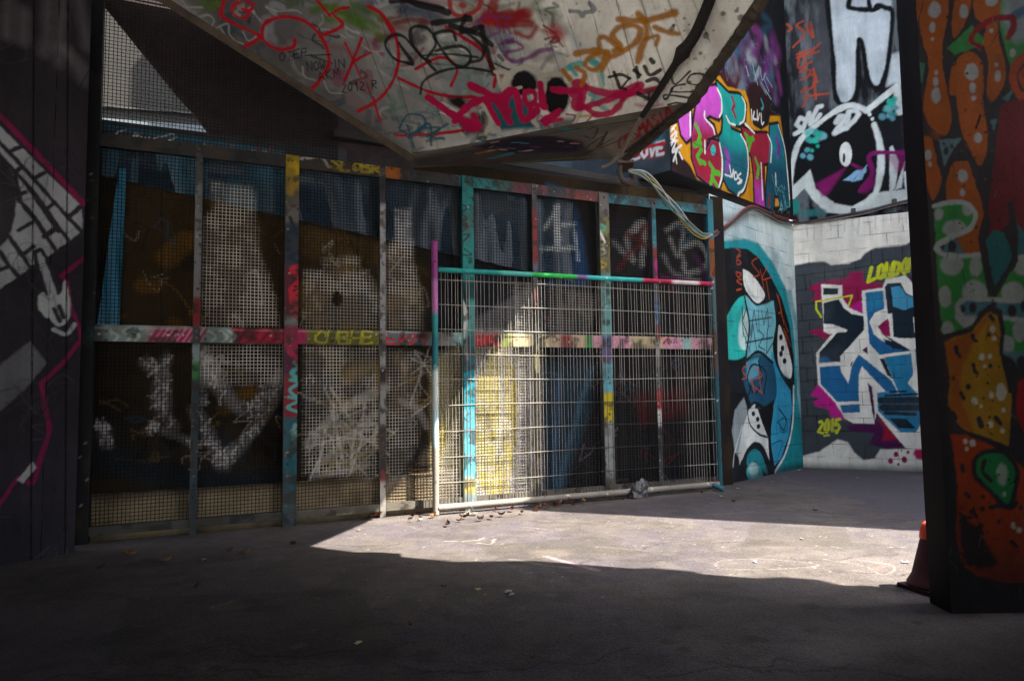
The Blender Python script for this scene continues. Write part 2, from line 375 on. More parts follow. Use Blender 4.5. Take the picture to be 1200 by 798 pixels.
def prism(name, pts, vec, mat, parent=None):
    """solid between a planar outline and its copy moved by vec"""
    bm = bmesh.new(); vec = Vector(vec)
    a = [bm.verts.new(Vector(p)) for p in pts]; b = [bm.verts.new(Vector(p)+vec) for p in pts]
    bm.faces.new(a); bm.faces.new(b[::-1])
    for i in range(len(a)):
        j = (i+1) % len(a); bm.faces.new((a[j], a[i], b[i], b[j]))
    bmesh.ops.recalc_face_normals(bm, faces=bm.faces)
    return from_bm(name, bm, mat, parent)
def tube_geo(P, r, n=10, cap=True):
    P = np.asarray(P, float); m = len(P); r = np.broadcast_to(np.asarray(r, float), (m,))
    T = np.gradient(P, axis=0); T /= np.linalg.norm(T, axis=1)[:, None]+1e-12
    ref = np.array([0, 0, 1.0]) if abs(T[0][2]) < .9 else np.array([1.0, 0, 0])
    V = []; a = np.linspace(0, 2*pi, n, endpoint=False); nrm = np.cross(T[0], ref); nrm /= np.linalg.norm(nrm)
    for i in range(m):
        nrm = nrm-T[i]*(nrm@T[i]); nrm /= np.linalg.norm(nrm)+1e-12; b = np.cross(T[i], nrm)
        V.append(P[i]+r[i]*(np.outer(np.cos(a), nrm)+np.outer(np.sin(a), b)))
    V = np.vstack(V); i, j = np.meshgrid(np.arange(m-1), np.arange(n), indexing='ij')
    q = np.stack([i*n+j, i*n+(j+1) % n, (i+1)*n+(j+1) % n, (i+1)*n+j], -1).reshape(-1, 4)
    if cap:
        q = list(q); B = len(V); V = np.vstack([V, P[0], P[-1]])
        for k in range(0, n, 1):
            q.append([B, (k+1) % n, k, B]); e = (m-1)*n; q.append([B+1, e+k, e+(k+1) % n, B+1])
        q = [x for x in q]
    return V, q
def tube(name, P, r, mat, parent=None, n=10, smooth_path=True, col=None):
    if smooth_path: P = smooth_pts(P, 8)
    bm = bmesh.new(); V, q = tube_geo(P, r, n, False)
    vs_ = [bm.verts.new(Vector(v)) for v in V]
    for f in q: bm.faces.new([vs_[k] for k in f])
    bm.faces.new(vs_[:n][::-1]); bm.faces.new(vs_[-n:])
    return from_bm(name, bm, mat, parent, True)

# ------------------------------------------------------------------ lower wall right of the fence: the portrait mural
def wall_portrait():
    S = Slab(A0-UP*.02-AD*.12, AD, UP, 2.68, 3.93, .009, .1, '#c8d6d6', side='#1d4148')
    S.mottle(2.5, 0, 0, '#8fb0ba', .5, seed=4)
    S.z(825, 240, 2.35)
    S.poly([(10,132),(25,108),(60,98),(110,93),(150,106),(190,160),(225,230),(246,330),(252,420),(258,520),(285,740),(285,790),(0,800),(-20,760),(-20,140)], '#1b8e98', .05)
    S.poly([(225,240),(248,330),(258,500),(275,740),(285,740),(270,400),(240,230)], '#3a8791', .06, .7)
    S.poly([(-20,150),(40,125),(75,118),(120,122),(150,145),(185,200),(215,260),(235,330),(247,420),(250,520),(242,620),(225,690),(195,745),(110,768),(30,775),(-20,775)], '#0d0f13', .02)
    S.stroke([(8,300),(10,500),(16,770)], .05, '#1f6c78', a=.6)
    S.poly([(95,258),(72,290),(50,340),(45,390),(58,420),(85,427),(115,415),(130,390),(125,340),(118,290),(112,255)], '#26b3ac', .02, smooth=True)
    S.poly([(98,330),(95,380),(110,400),(125,390),(125,320),(112,290)], '#c9dfdf', .06, .8, smooth=True)
    S.poly([(110,252),(140,270),(165,275),(195,268),(198,330),(192,400),(195,430),(170,470),(150,450),(120,430),(118,380),(125,330)], '#74b9c6', .03, smooth=True)
    S.poly([(185,400),(215,460),(238,505),(243,560),(235,630),(212,700),(190,722),(182,640),(190,560),(200,520),(188,470)], '#2f93ba', .02)
    S.poly([(110,440),(150,410),(190,440),(200,520),(180,545),(140,560),(112,500)], '#174a66', .04, smooth=True)
    S.poly([(115,430),(150,420),(150,470),(120,490)], '#5aa7bf', .05, .8)
    S.poly([(105,180),(127,188),(150,215),(167,245),(162,265),(147,273),(125,255),(108,220)], '#d8dad6', .02, smooth=True)
    S.poly([(112,205),(130,240),(150,262),(140,262),(120,240)], '#a9b3b6', .05, .8)
    S.poly([(205,335),(217,350),(235,410),(243,450),(237,478),(215,460),(203,420)], '#d2d6d2', .02, smooth=True)
    for x, y in [(212,365),(216,395),(212,410),(222,430)]: S.dot(x, y, 5, 8, '#11151a')
    S.poly([(85,565),(110,530),(130,600),(100,700),(85,680),(77,620)], '#8a949a', .03)
    S.poly([(105,620),(125,560),(142,545),(160,600),(176,640),(182,735),(160,680),(140,655),(120,670),(98,715),(95,680)], '#d6dad8', .025)
    S.stroke([(105,610),(85,680),(80,720)], .03, '#d0d4d2', a=.7)
    S.poly([(108,700),(125,665),(142,652),(165,668),(192,740),(190,765),(110,768)], '#0f1216', .02, smooth=True)
    S.poly([(120,690),(140,672),(160,690),(176,740),(160,730),(140,705),(120,720)], '#1e7f8d', .02, smooth=True)
    S.poly([(118,725),(135,708),(155,722),(162,752),(140,758),(120,750)], '#2a9aa0', .02, smooth=True); S.dot(136, 728, 14, 18, '#b9d2cf', .05, .7)
    S.stroke([(247,500),(244,600),(226,680),(196,735)], .05, '#cfe0e2')
    bl = '#0e1318'
    for P, w in [([(105,180),(108,220),(125,255),(147,275),(165,265)],.04),([(112,255),(125,330),(118,400),(112,440)],.05),([(195,270),(200,330),(192,400),(210,460),(238,505)],.06),
                 ([(190,560),(182,640),(192,722)],.05),([(130,500),(120,540),(125,600),(150,630),(175,640)],.03),([(205,560),(225,590),(220,620),(205,600)],.025),
                 ([(115,430),(150,405),(190,435)],.05),([(150,430),(160,480),(140,520),(120,480),(135,440),(170,460),(165,520)],.03),([(125,560),(140,545),(165,560)],.04)]:
        S.stroke(P, w, bl)
    for x, y in [(136,575),(148,590),(145,555),(150,610)]: S.dot(x, y, 5, 7, bl)
    S.stroke([(200,600),(225,585),(228,620),(212,625),(210,605)], .02, '#0f4f6e'); S.stroke([(185,660),(215,650),(205,690)], .02, '#0f4f6e')
    # black marker tag across the face
    for P in [[(105,280),(108,360)],[(118,280),(106,320),(122,365)],[(128,360),(138,290),(148,350)],[(150,290),(152,350)],[(158,290),(165,330),(175,285),(178,340)],
              [(108,350),(125,400),(135,330),(145,400)],[(150,345),(165,360),(150,390),(168,400)],[(175,340),(172,410),(190,380)],[(125,320),(185,310)],[(115,380),(190,365)]]:
        S.stroke(P, .022, '#10141c', smooth=False, a=.9)
    o = '#b5471f'
    for P in [[(88,120),(100,130),(90,145),(102,140)],[(92,150),(102,160),(92,165),(90,152)],[(88,185),(102,190),(95,200),(88,190)],[(104,205),(90,210),(104,220)],[(90,235),(102,232)],
              [(150,145),(132,160),(152,190),(135,200)],[(155,180),(165,230)],[(175,170),(160,205),(185,200)],[(172,210),(180,260)],
              [(200,245),(212,290),(205,300)],[(205,250),(220,330)],[(220,340),(238,420)],[(212,300),(232,350)],[(225,350),(240,390)],
              [(120,440),(105,455),(118,475),(105,480)],[(125,455),(140,520)],[(135,445),(160,470),(130,490),(162,520)],[(150,450),(158,515)]]:
        S.stroke(P, .022, o, a=.8)
    S.z(0, 0, 1)
    # rust and run-off under the cable at the top
    S.stroke([(836,252),(860,258),(885,252),(925,262)], .12, '#4b3c30', soft=.12, a=.55)
    S.stroke([(836,300),(836,570)], .05, '#2b6b74', a=.5)
    S.mottle(3, 0, 0, '#20303a', .25, thr=.62, seed=33)
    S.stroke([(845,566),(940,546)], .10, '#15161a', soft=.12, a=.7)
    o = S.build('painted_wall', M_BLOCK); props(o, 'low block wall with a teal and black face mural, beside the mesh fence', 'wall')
wall_portrait()

# ------------------------------------------------------------------ wall behind the yard: blue letters piece below, black wall above
def wall_letters():
    S = Slab(B0-UP*.02, BD, UP, 2.6, 3.93, .0105, .4, '#e0dcd0')
    S.mottle(2.2, 0, 0, '#c4c4bd', .45, seed=14)
    S.z(925, 230, 4.694); k = 751
    gray = [(20,382),(120,362),(190,358),(230,378),(330,370),(390,345),(420,310),(470,285),(640,268),(675,240),(760,225),(1000,200),(1000,k+600),(800,k+620),(640,k+638),(500,k+640),(470,k+690),(410,k+700),(360,k+660),(320,k+600),(265,k+585),(170,k+650),(100,k+670),(20,k+690)]
    S.poly(gray, '#3b4147', .03, smooth=False)
    for y0, y1 in [(440,395),(520,480),(600,570),(690,660),(780,755),(865,845),(950,935),(1020,1010),(1120,1115),(1210,1205),(1290,1290)]:
        S.stroke([(25,y0),(760,y1-80*(1-y0/1300))], .02, '#23272c', a=.85, smooth=False)
    for x, y0, y1 in [(85,440,520),(190,420,470),(300,400,450),(130,520,590),(65,600,680),(110,690,780),(70,780,865),(125,830,920),(95,950,1020),(140,1030,1120),(95,1120,1210),(510,300,380),(620,285,350),(450,300,390),(150,1210,1290)]:
        S.stroke([(x,y0),(x+6,y1)], .02, '#23272c', a=.85, smooth=False)
    mg, dm, pu, cr = '#b3147f', '#8c1248', '#451244', '#94142f'
    S.poly([(108,500),(150,478),(240,460),(315,450),(330,418),(405,412),(405,470),(515,478),(520,500),(400,520),(405,645),(350,640),(290,600),(180,590),(125,568),(150,530),(112,520)], dm, .04)
    S.poly([(335,610),(400,570),(410,650),(350,645)], mg, .06)
    S.poly([(108,740),(180,725),(240,770),(200,k+40),(170,k+20),(115,755)], dm, .03)
    S.poly([(620,440),(720,450),(760,560),(700,540)], pu, .04)
    S.poly([(150,k+290),(190,k+295),(250,k+380),(315,k+480),(230,k+470),(215,k+420),(140,k+402),(133,k+380),(165,k+360),(118,k+345)], mg, .03)
    S.poly([(310,k+510),(460,k+495),(490,k+460),(610,k+570),(645,k+632),(540,k+640),(440,k+610),(465,k+552),(330,k+540)], pu, .04)
    S.poly([(490,k+480),(540,k+500),(600,k+585),(510,k+592),(525,k+530)], cr, .06)
    wh = '#e0ded4'
    S.poly([(175,483),(290,490),(292,560),(330,615),(405,648),(398,520),(512,505),(530,458),(640,435),(700,505),(1000,560),(1000,k+640),(640,k+632),(585,k+570),(480,k+438),(466,k+500),(350,k+497),(305,k+470),(250,k+380),(158,k+282),(147,k+112),(238,k+2),(225,760),(190,745)], wh, .015)
    nv, b1, b2, b3 = '#13232f', '#1b5f90', '#22779f', '#3d8db0'
    def f(P, c, s=.014): S.poly(P, c, s)
    f([(186,503),(268,508),(268,540),(186,542)], nv)
    f([(188,588),(272,566),(300,615),(345,648),(410,660),(412,735),(395,k+2),(280,k+130),(280,k+160),(165,k+162),(165,k+108),(262,k),(318,740),(188,702)], nv)
    f([(188,702),(240,705),(320,735),(310,748),(262,745),(225,735),(190,728)], wh)
    f([(165,k+135),(205,k+130),(240,k+160),(165,k+165)], b1, .04)
    f([(166,k+187),(278,k+180),(285,k+215),(325,k+280),(345,k+180),(382,k+118),(562,k+262),(600,k+330),(530,k+322),(400,k+185),(382,k+230),(382,k+376),(262,k+380),(172,k+280)], b1)
    f([(280,k+398),(386,k+392),(390,k+437),(292,k+440)], b1)
    f([(418,530),(515,520),(522,620),(470,640),(440,690),(465,760),(520,k+50),(560,k+70),(670,k+100),(500,k+125),(440,k+60)], b1)
    f([(430,540),(512,530),(515,600),(440,640)], b2, .12)
    f([(500,k),(540,k+20),(670,k+98),(575,k+88),(530,k+60)], nv)
    f([(520,k+135),(672,k+108),(690,k+235),(662,k+275),(700,k+320),(726,k+425),(726,k+500),(695,k+546),(610,k+546),(488,k+430),(482,k+330),(530,k+322),(600,k+330),(570,k+258)], b2)
    f([(495,k+140),(522,k+140),(568,k+252),(540,k+235)], nv)
    f([(690,k+90),(1000,k+60),(1000,k+500),(760,k+420),(720,k+300),(740,k+200),(700,k+180)], b2)
    f([(525,500),(540,480),(612,475),(640,530),(700,560),(1000,590),(1000,k+20),(690,k+30),(570,780),(562,650),(540,645)], nv)
    f([(560,502),(608,492),(640,540),(700,565),(700,602),(632,628),(572,606)], b3)
    f([(680,665),(700,660),(712,745),(690,750)], wh)
    f([(440,690),(470,650),(535,630),(537,700),(490,720),(500,750),(560,k+44),(500,k+30),(465,740)], wh)
    f([(485,718),(540,672),(550,690),(556,775),(515,760)], dm)
    f([(430,k+272),(455,k+298),(470,k+440),(466,k+480),(455,k+430)], pu); f([(400,k+95),(430,k+72),(432,k+120)], pu); f([(335,k+170),(350,k+155),(340,k+190)], pu)
    S.stroke([(485,k+130),(680,k+105),(692,k+235),(662,k+275),(705,k+322),(722,k+380)], .04, wh, smooth=False); S.stroke([(560,650),(566,k+20)], .035, wh, smooth=False); S.stroke([(566,k+25),(700,k+60)], .04, wh, smooth=False)
    for P, w in [([(555,k+325),(640,k+322)],.03),([(530,k+345),(703,k+336)],.035),([(505,k+372),(716,k+370)],.10),([(515,k+411),(718,k+411)],.10),([(530,k+440),(688,k+447)],.06)]:
        S.stroke(P, w, nv, soft=.015, smooth=False, pressure=.05)
    f([(553,k+470),(645,k+472),(697,k+526),(600,k+524)], nv)
    yg = '#bfc61c'
    S.stroke([(175,665),(148,620),(147,580),(345,546),(325,605)], .026, yg, smooth=False)
    S.text('LONDON', (435,470), (265,-62), (12,-78), .05, yg, gap=.18)
    S.stroke([(535,450),(575,438)], .03, yg)
    S.text('2015', (160,k+553), (118,-8), (6,-70), .04, yg, gap=.12); S.stroke([(192,k+566),(218,k+562)], .03, yg)
    for x, y, r in [(587,667,14),(633,697,16),(557,705,13),(600,722,7),(653,655,8),(617,648,5)]: S.dot(x, k+y, r, r*1.15, dm)
    S.poly([(690,k+640),(1000,k+640),(1000,k+690),(700,k+695),(680,k+665)], '#a3184a', .03)
    S.z(0, 0, 1)
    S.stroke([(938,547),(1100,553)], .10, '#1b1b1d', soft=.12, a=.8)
    for x in range(945, 1085, 9): S.stroke([(x, 262-(x-930)*.17), (x+rng.normal(), 275+rng.random()*14-(x-930)*.17)], .02, '#7f868a', a=.35)
    S.stroke([(928,262),(1075,237)], .06, '#54463c', soft=.08, a=.6)
    S.mottle(2.2, 0, 0, '#5c5f60', .22, thr=.62, seed=41)
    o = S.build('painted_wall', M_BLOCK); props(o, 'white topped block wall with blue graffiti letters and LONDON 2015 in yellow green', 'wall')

    # upper black wall
    p0 = B0+UP*3.93-BN*.012
    T = Slab(p0, BD, UP, 2.6, 4.8, .0125, .4, '#17181d')
    T.mottle(1.3, 0, 0, '#24262c', .6, seed=8); T.mottle(4, 0, 0, '#0d0e11', .4, seed=18)
    T.z(880, 0, 2.955)
    T.stroke([(230,40),(235,160),(245,300)], .45, '#5e6166', soft=.5, a=.55)
    wh = '#bcc6cb'
    T.poly([(262,-60),(265,20),(272,100),(285,200),(292,320),(310,358),(340,353),(365,310),(370,170),(378,140),(388,170),(402,260),(420,300),(448,300),(472,220),(488,100),(486,-60)], wh, .05)
    T.mottle(7, 0, 0, '#8e989e', .35, aspect=.25, thr=.6, seed=51)
    T.poly([(484,190),(520,180),(540,300),(500,290),(470,300)], wh, .06)
    T.stroke([(262,-40),(270,60),(284,200),(290,320),(312,362),(345,355),(368,310),(372,160),(378,140),(388,170),(402,260),(420,300),(450,298),(475,215),(490,60),(480,30)], .07, '#101114')
    T.stroke([(470,30),(440,20),(420,35),(350,30),(338,15),(350,-20)], .08, '#101114'); T.stroke([(405,-20),(415,35),(440,32)], .06, '#101114')
    o_ = '#a8452c'
    for P in [[(125,85),(140,100),(128,110)],[(180,75),(160,90),(185,120),(145,165)],[(190,90),(215,130),(205,80)],[(160,190),(215,170)],[(170,180),(165,235),(210,215)],[(185,180),(185,250)],
              [(160,200),(235,180)],[(170,250),(205,245),(195,270)],[(215,240),(230,285)],[(170,280),(215,260),(215,300),(175,320),(190,300)],[(200,330),(180,370)],[(185,335),(270,325)],[(220,290),(225,345)],[(190,200),(240,150)]]:
        T.stroke(P, .035, o_, a=.8)
    T.poly([(145,560),(170,490),(230,430),(300,380),(350,365),(400,385),(440,460),(452,560),(440,660),(380,710),(300,720),(230,690),(200,620),(150,690)], '#101114', .03)
    T.poly([(402,385),(505,298),(520,400),(545,680),(440,665),(452,560),(440,460)], '#14161b', .03)
    lw = '#c6cecb'
    T.stroke([(133,665),(140,600),(147,555),(170,490),(230,432),(300,382),(350,366),(402,384)], .085, lw, soft=.025)
    T.stroke([(402,384),(505,300),(515,390)], .085, lw, soft=.025, smooth=False)
    T.stroke([(427,432),(446,500),(450,580),(435,660),(415,690)], .09, lw, soft=.025)
    T.poly([(128,662),(205,588),(225,655),(290,705),(350,716),(415,680),(432,668),(545,655),(560,690),(330,742),(260,737),(212,690),(186,652),(150,690),(130,692)], lw, .025)
    for x, y, r in [(411,397,7),(421,413,6)]: T.dot(x, y, r, r, lw)
    T.dot(328, 535, 24, 46, '#101114'); T.dot(328, 535, 22, 42, '#d5d8d3'); T.dot(322, 548, 5, 16, '#15161a')
    T.poly([(480,512),(490,505),(512,560),(500,650),(480,675)], lw, .02); T.poly([(498,660),(533,560),(522,650)], lw, .02); T.stroke([(535,600),(540,650)], .05, lw)
    mgt = '#741358'
    T.poly([(225,638),(330,580),(262,680),(245,680)], mgt, .06); T.stroke([(380,660),(420,600),(415,535),(545,530)], .07, mgt); T.stroke([(350,570),(395,590)], .05, mgt); T.poly([(375,665),(420,605),(430,640),(400,670)], mgt, .06, .9)
    T.poly([(470,540),(530,520),(540,580),(500,600)], mgt, .08, .6)
    lb = '#7fa8c6'
    for P in [[(320,625),(365,590),(385,590),(350,628)],[(350,630),(390,585),(402,572),(385,622)],[(375,600),(400,585),(398,600)]]: T.poly(P, lb, .02)
    for cx, cy in [(225,478),(478,372)]:
        for q in range(16): T.dot(cx+rng.normal()*19, cy+rng.normal()*17, *([rng.uniform(5, 13)]*2), ['#2ba58f', '#3d8f92', '#6fa6b2', '#23b59a'][q % 4], .03, .9)
    for x, y, r in [(180,540,9),(205,545,11),(195,520,9),(455,405,12),(490,410,9),(505,375,8)]: T.dot(x, y, r, r, '#5b98a6', .03)
    T.text('SAC', (150,472), (90,-60), (10,-52), .07, '#c3cacb', gap=.1); T.text('2D', (290,460), (85,-42), (6,-48), .075, '#c3cacb', gap=.1)
    T.poly([(135,695),(170,690),(165,735),(140,750)], '#1d7b74', .04); T.stroke([(180,740),(250,735)], .1, '#2b6f70', a=.7)
    T.z(0, 0, 1); T.mottle(2, 0, 0, '#0e0f12', .25, thr=.6, seed=61)
    rt = empty('painted_wall', p0, 'tall black upper wall with a white outlined round creature, SAC, 2D and big white drips', 'wall')
    T.build('painted_face', M_RENDER, rt); prism('sky_block', [p0+UP*4.81, p0+UP*4.81+BD*6, p0+UP*4.81+BD*6-BN*.4, p0+UP*4.81-BN*.4], (0, 0, 4.2), plain('dark_render', '#2b2b2f'), rt)  # extra height added out of view to cut sky light on the foreground
    return
    props(o, 'tall black upper wall with a white outlined round creature, SAC, 2D and big white drips', 'wall')
wall_letters()

# ------------------------------------------------------------------ overhanging block with the bubble letters
def bulkhead():
    K = A0-AD*1.08+UP*4.02; K = K+AN*.01
    root = empty('overhang_block', K, 'overhanging concrete block with magenta, teal and crimson bubble letters above the portrait wall', 'overhang')
    S = Slab(K, AD, UP, 3.72, 4.6, .0115, .3, '#221317')
    S.mottle(1.5, 0, 0, '#15161a', .7, seed=5); S.mottle(3, 0, 0, '#3a2230', .5, thr=.6, seed=6)
    S.z(730, 60, 3.8)
    S.poly([(600,-300),(900,-300),(900,700),(735,640),(700,330),(640,200),(560,0)], '#121317', .2)
    S.poly([(430,110),(470,40),(560,100),(640,240),(620,300),(540,190),(460,160)], '#391619', .08)
    for P, c, w in [([(480,0),(500,60),(490,110)],'#8d94a0',.12),([(520,-40),(540,60),(545,130)],'#5c3270',.2),([(560,60),(580,120)],'#5f2c66',.15),([(470,40),(490,90)],'#9aa0a8',.08),([(505,-60),(560,40)],'#50617a',.2)]:
        S.stroke(P, w, c, soft=w, a=.6)
    for k in range(46):
        x, y = rng.uniform(420, 690), rng.uniform(-190, 190)
        if y > (x-420)*1.2+60: continue
        S.stroke([(x,y),(x+rng.normal()*16,y+rng.uniform(20,60)),(x+rng.normal()*24,y+rng.uniform(50,120))], rng.uniform(.05,.22), ['#5c2a6a','#8a3a86','#2a5a78','#6a7684','#3a1a44','#a0a6b0','#1f6a70','#4a1c24'][k % 8], soft=rng.uniform(.04,.16), a=rng.uniform(.35,.75))
    S.scribbles([(430,-160),(690,200)], 34, ['#6d7784', '#5c3270', '#444a58'], (.01, .025), .25, .6)
    ye = '#c08410'
    S.poly([(250,290),(330,230),(380,140),(400,118),(432,112),(465,160),(545,178),(562,230),(580,330),(615,352),(648,330),(655,290),(700,290),(715,400),(738,600),(730,690),(640,690),(560,700),(500,720),(470,660),(440,620),(330,570),(300,510),(262,470),(240,410),(190,380),(200,320)], ye, .03)
    S.poly([(560,150),(600,130),(640,200),(625,300),(600,340),(570,310),(560,220)], '#2a1418', .05)
    bk = '#0f0f13'
    Ls = {
     'bulb': [(246,292),(300,262),(306,330),(302,385),(282,402),(260,372)],
     'E': [(330,215),(375,160),(415,156),(440,200),(446,262),(426,302),(385,285),(365,300),(405,335),(414,372),(375,388),(366,455),(395,398),(430,408),(446,480),(442,570),(427,612),(370,582),(332,550),(310,480),(308,380),(320,290)],
     'S': [(418,138),(470,190),(520,195),(547,237),(542,312),(517,332),(477,322),(482,350),(527,370),(553,430),(561,530),(541,616),(511,642),(470,610),(446,560),(438,480),(428,385),(443,365),(446,300),(430,200)],
     'T': [(528,338),(590,368),(642,368),(664,420),(661,492),(626,502),(626,600),(632,694),(588,684),(584,560),(574,470),(545,425)],
     'A': [(655,332),(690,326),(712,400),(732,560),(744,690),(706,722),(694,645),(672,640),(668,724),(638,702),(640,600),(652,450)]}
    for L in Ls.values(): S.poly(L, bk, .03, grow=.05)
    S.poly(Ls['bulb'], '#b850b4', .02); S.poly(Ls['E'], '#b347ae', .02)
    def clip(poly, cond, col, soft):                                        # second colour blended in below a line
        import copy
        q = S.uv(poly); x, y = S.U, S.V; old = S.c.copy()
        S.poly(poly, col, .02)
        l0, l1 = S.uv(cond); e = l1-l0; nn = np.array([-e[1], e[0]])/np.linalg.norm(e); dd = (x-l0[0])*nn[0]+(y-l0[1])*nn[1]
        m = np.clip(.5-dd/soft, 0, 1)[:, None]; S.c = old*(1-m)+S.c*m
    clip(Ls['E'], [(300,320),(450,330)], '#8b1b33', .35)
    S.poly(Ls['S'], '#16938e', .02); clip(Ls['S'], [(420,400),(560,450)], '#17596a', .3)
    S.poly(Ls['T'], '#8b1b33', .02); clip(Ls['T'], [(570,570),(640,600)], '#a63a9c', .25)
    S.poly(Ls['A'], '#1d7482', .02); clip(Ls['A'], [(640,470),(740,500)], '#174a5c', .3)
    gr = '#4b9a2a'
    for P in [[(325,330),(335,350),(345,380),(335,400),(350,440),(330,470),(345,500)],[(318,420),(345,410)],[(345,490),(365,500)],[(385,500),(405,530),(395,560),(420,600)],[(400,540),(430,545)],[(390,590),(400,560)],
              [(545,370),(570,400),(560,440)],[(555,400),(580,390)],[(590,480),(605,520),(598,560)]]: S.stroke(P, .07, gr, soft=.015, smooth=False)
    S.dot(402, 442, 11, 24, '#27a3a3'); S.stroke([(485,205),(497,240),(488,260),(502,295)], .06, '#8b1b33', smooth=False); S.stroke([(455,440),(470,480),(462,530)], .1, '#7e3a95')
    S.stroke([(685,390),(695,430),(690,465)], .1, '#6a3a98'); S.stroke([(655,640),(650,690)], .06, '#7c1d2e')
    wh = '#d6d6d2'
    for P in [[(420,168),(438,210),(440,270),(430,292)],[(364,270),(366,300),(400,340),(408,368)],[(365,400),(365,455)],[(430,412),(442,480),(440,560),(428,605)],[(300,270),(300,375)],
              [(530,205),(545,240),(540,305),(520,325)],[(460,290),(475,320),(500,330)],[(525,372),(552,430),(558,530),(540,610),(515,635)],[(545,325),(585,365)],[(645,372),(662,420),(658,495)],[(615,500),(620,600),(622,660)],
              [(692,330),(720,430),(735,570),(742,660)],[(680,545),(682,600)],[(515,640),(505,670),(520,720)]]: S.stroke(P, .035, wh, soft=.012)
    # white and pale tags
    for P in [[(195,340),(215,320),(200,370),(235,330)],[(205,390),(240,360),(215,420)],[(225,340),(240,380)],[(195,420),(235,400),(220,450),(260,420)],[(230,430),(240,500)],[(245,430),(225,490)],[(190,385),(245,400)],[(250,450),(265,480)]]: S.stroke(P, .03, wh, a=.9)
    for P in [[(455,550),(465,555)],[(470,555),(480,560)],[(475,510),(485,560),(492,530)],[(495,545),(505,540),(510,565),(498,570),(495,545)],[(525,545),(512,560),(528,580),(515,592)],[(510,590),(530,575)]]: S.stroke(P, .03, wh, a=.9)
    for P in [[(548,70),(560,110)],[(578,60),(590,110),(605,70),(600,110)],[(612,90),(620,130),(635,100)],[(630,130),(650,180)],[(640,120),(665,160)],[(590,110),(600,150)],[(615,140),(660,215)]]: S.stroke(P, .03, '#8fa0b0', a=.8)
    for P in [[(572,262),(575,310)],[(585,270),(580,300),(595,305)],[(598,265),(600,310),(608,280)],[(615,280),(618,325),(628,318)]]: S.stroke(P, .03, wh, a=.9)
    S.stroke([(615,215),(625,245),(618,260)], .04, '#2a8f94'); S.scribbles([(690,600),(735,730)], 12, ['#5aa0a0', '#7fb3b0'], (.01, .02), .15, .8)
    S.poly([(430,610),(480,640),(560,720),(700,720),(760,760),(440,760)], '#3a2c20', .1, .6); S.stroke([(455,640),(465,700),(460,740)], .12, '#1c6e70'); S.stroke([(480,660),(495,690),(500,730)], .05, ye); S.stroke([(540,700),(575,690)], .06, ye)
    for y0 in (380, 640): S.stroke([(260,y0),(740,y0+250)], .012, '#17181b', a=.6, smooth=False)
    S.z(0, 0, 1); S.mottle(3, 0, 0, '#0f1012', .2, thr=.62, seed=71)
    S.build('front_face', M_RENDER, root)
    # end face turned to the left, with the red lettering
    ED = -BD; EE = unit(np.array([-AD[1], AD[0], 0])); W = 2.4                # going left and away from the corner
    p0 = K+EE*W-AD*.0
    L = Slab(K+EE*W-AD*.003, -EE, UP, W, 4.6, .014, .05, '#39434b')
    L.mottle(2, 0, 0, '#232a30', .6, seed=21)
    L.stroke([(738,165),(752,160),(764,168)], .25, '#2a7f8c', soft=.2); L.stroke([(742,182),(775,178)], .12, '#92161c', soft=.05)
    L.text('LOVE', (741,187), (38,-7), (1,-14), .04, '#c9ccd0', gap=.15); L.stroke([(745,176),(778,168)], .05, '#b01a20')
    L.stroke([(757,158),(768,152)], .03, '#a9b0b4'); L.stroke([(772,158),(780,150)], .03, '#a9b0b4')
    L.build('side_face', M_RENDER, root)
    # underside and body
    U_ = Slab(K-UP*.004+EE*W, -EE, AD, W, 1.5, .02, .02, '#181a1d')
    U_.z(0, 0, 1)
    U_.poly([(745,205),(790,212),(850,238),(830,242),(770,222)], '#14515a', .25, .9); U_.poly([(780,225),(820,232),(815,240),(785,235)], '#1f6d74', .15, .8)
    U_.build('underside', M_RENDER, root)
    prism('core', [K+AD*.01-AN*.31+UP*.02, K+AD*3.7-AN*.31+UP*.02, K+AD*3.7+EE*W+UP*.02, K+AD*.06+EE*W+UP*.02], (0, 0, 8.6), plain('dark_concrete', '#2a2a2c'), root)  # core raised out of view, also to cut sky light
bulkhead()

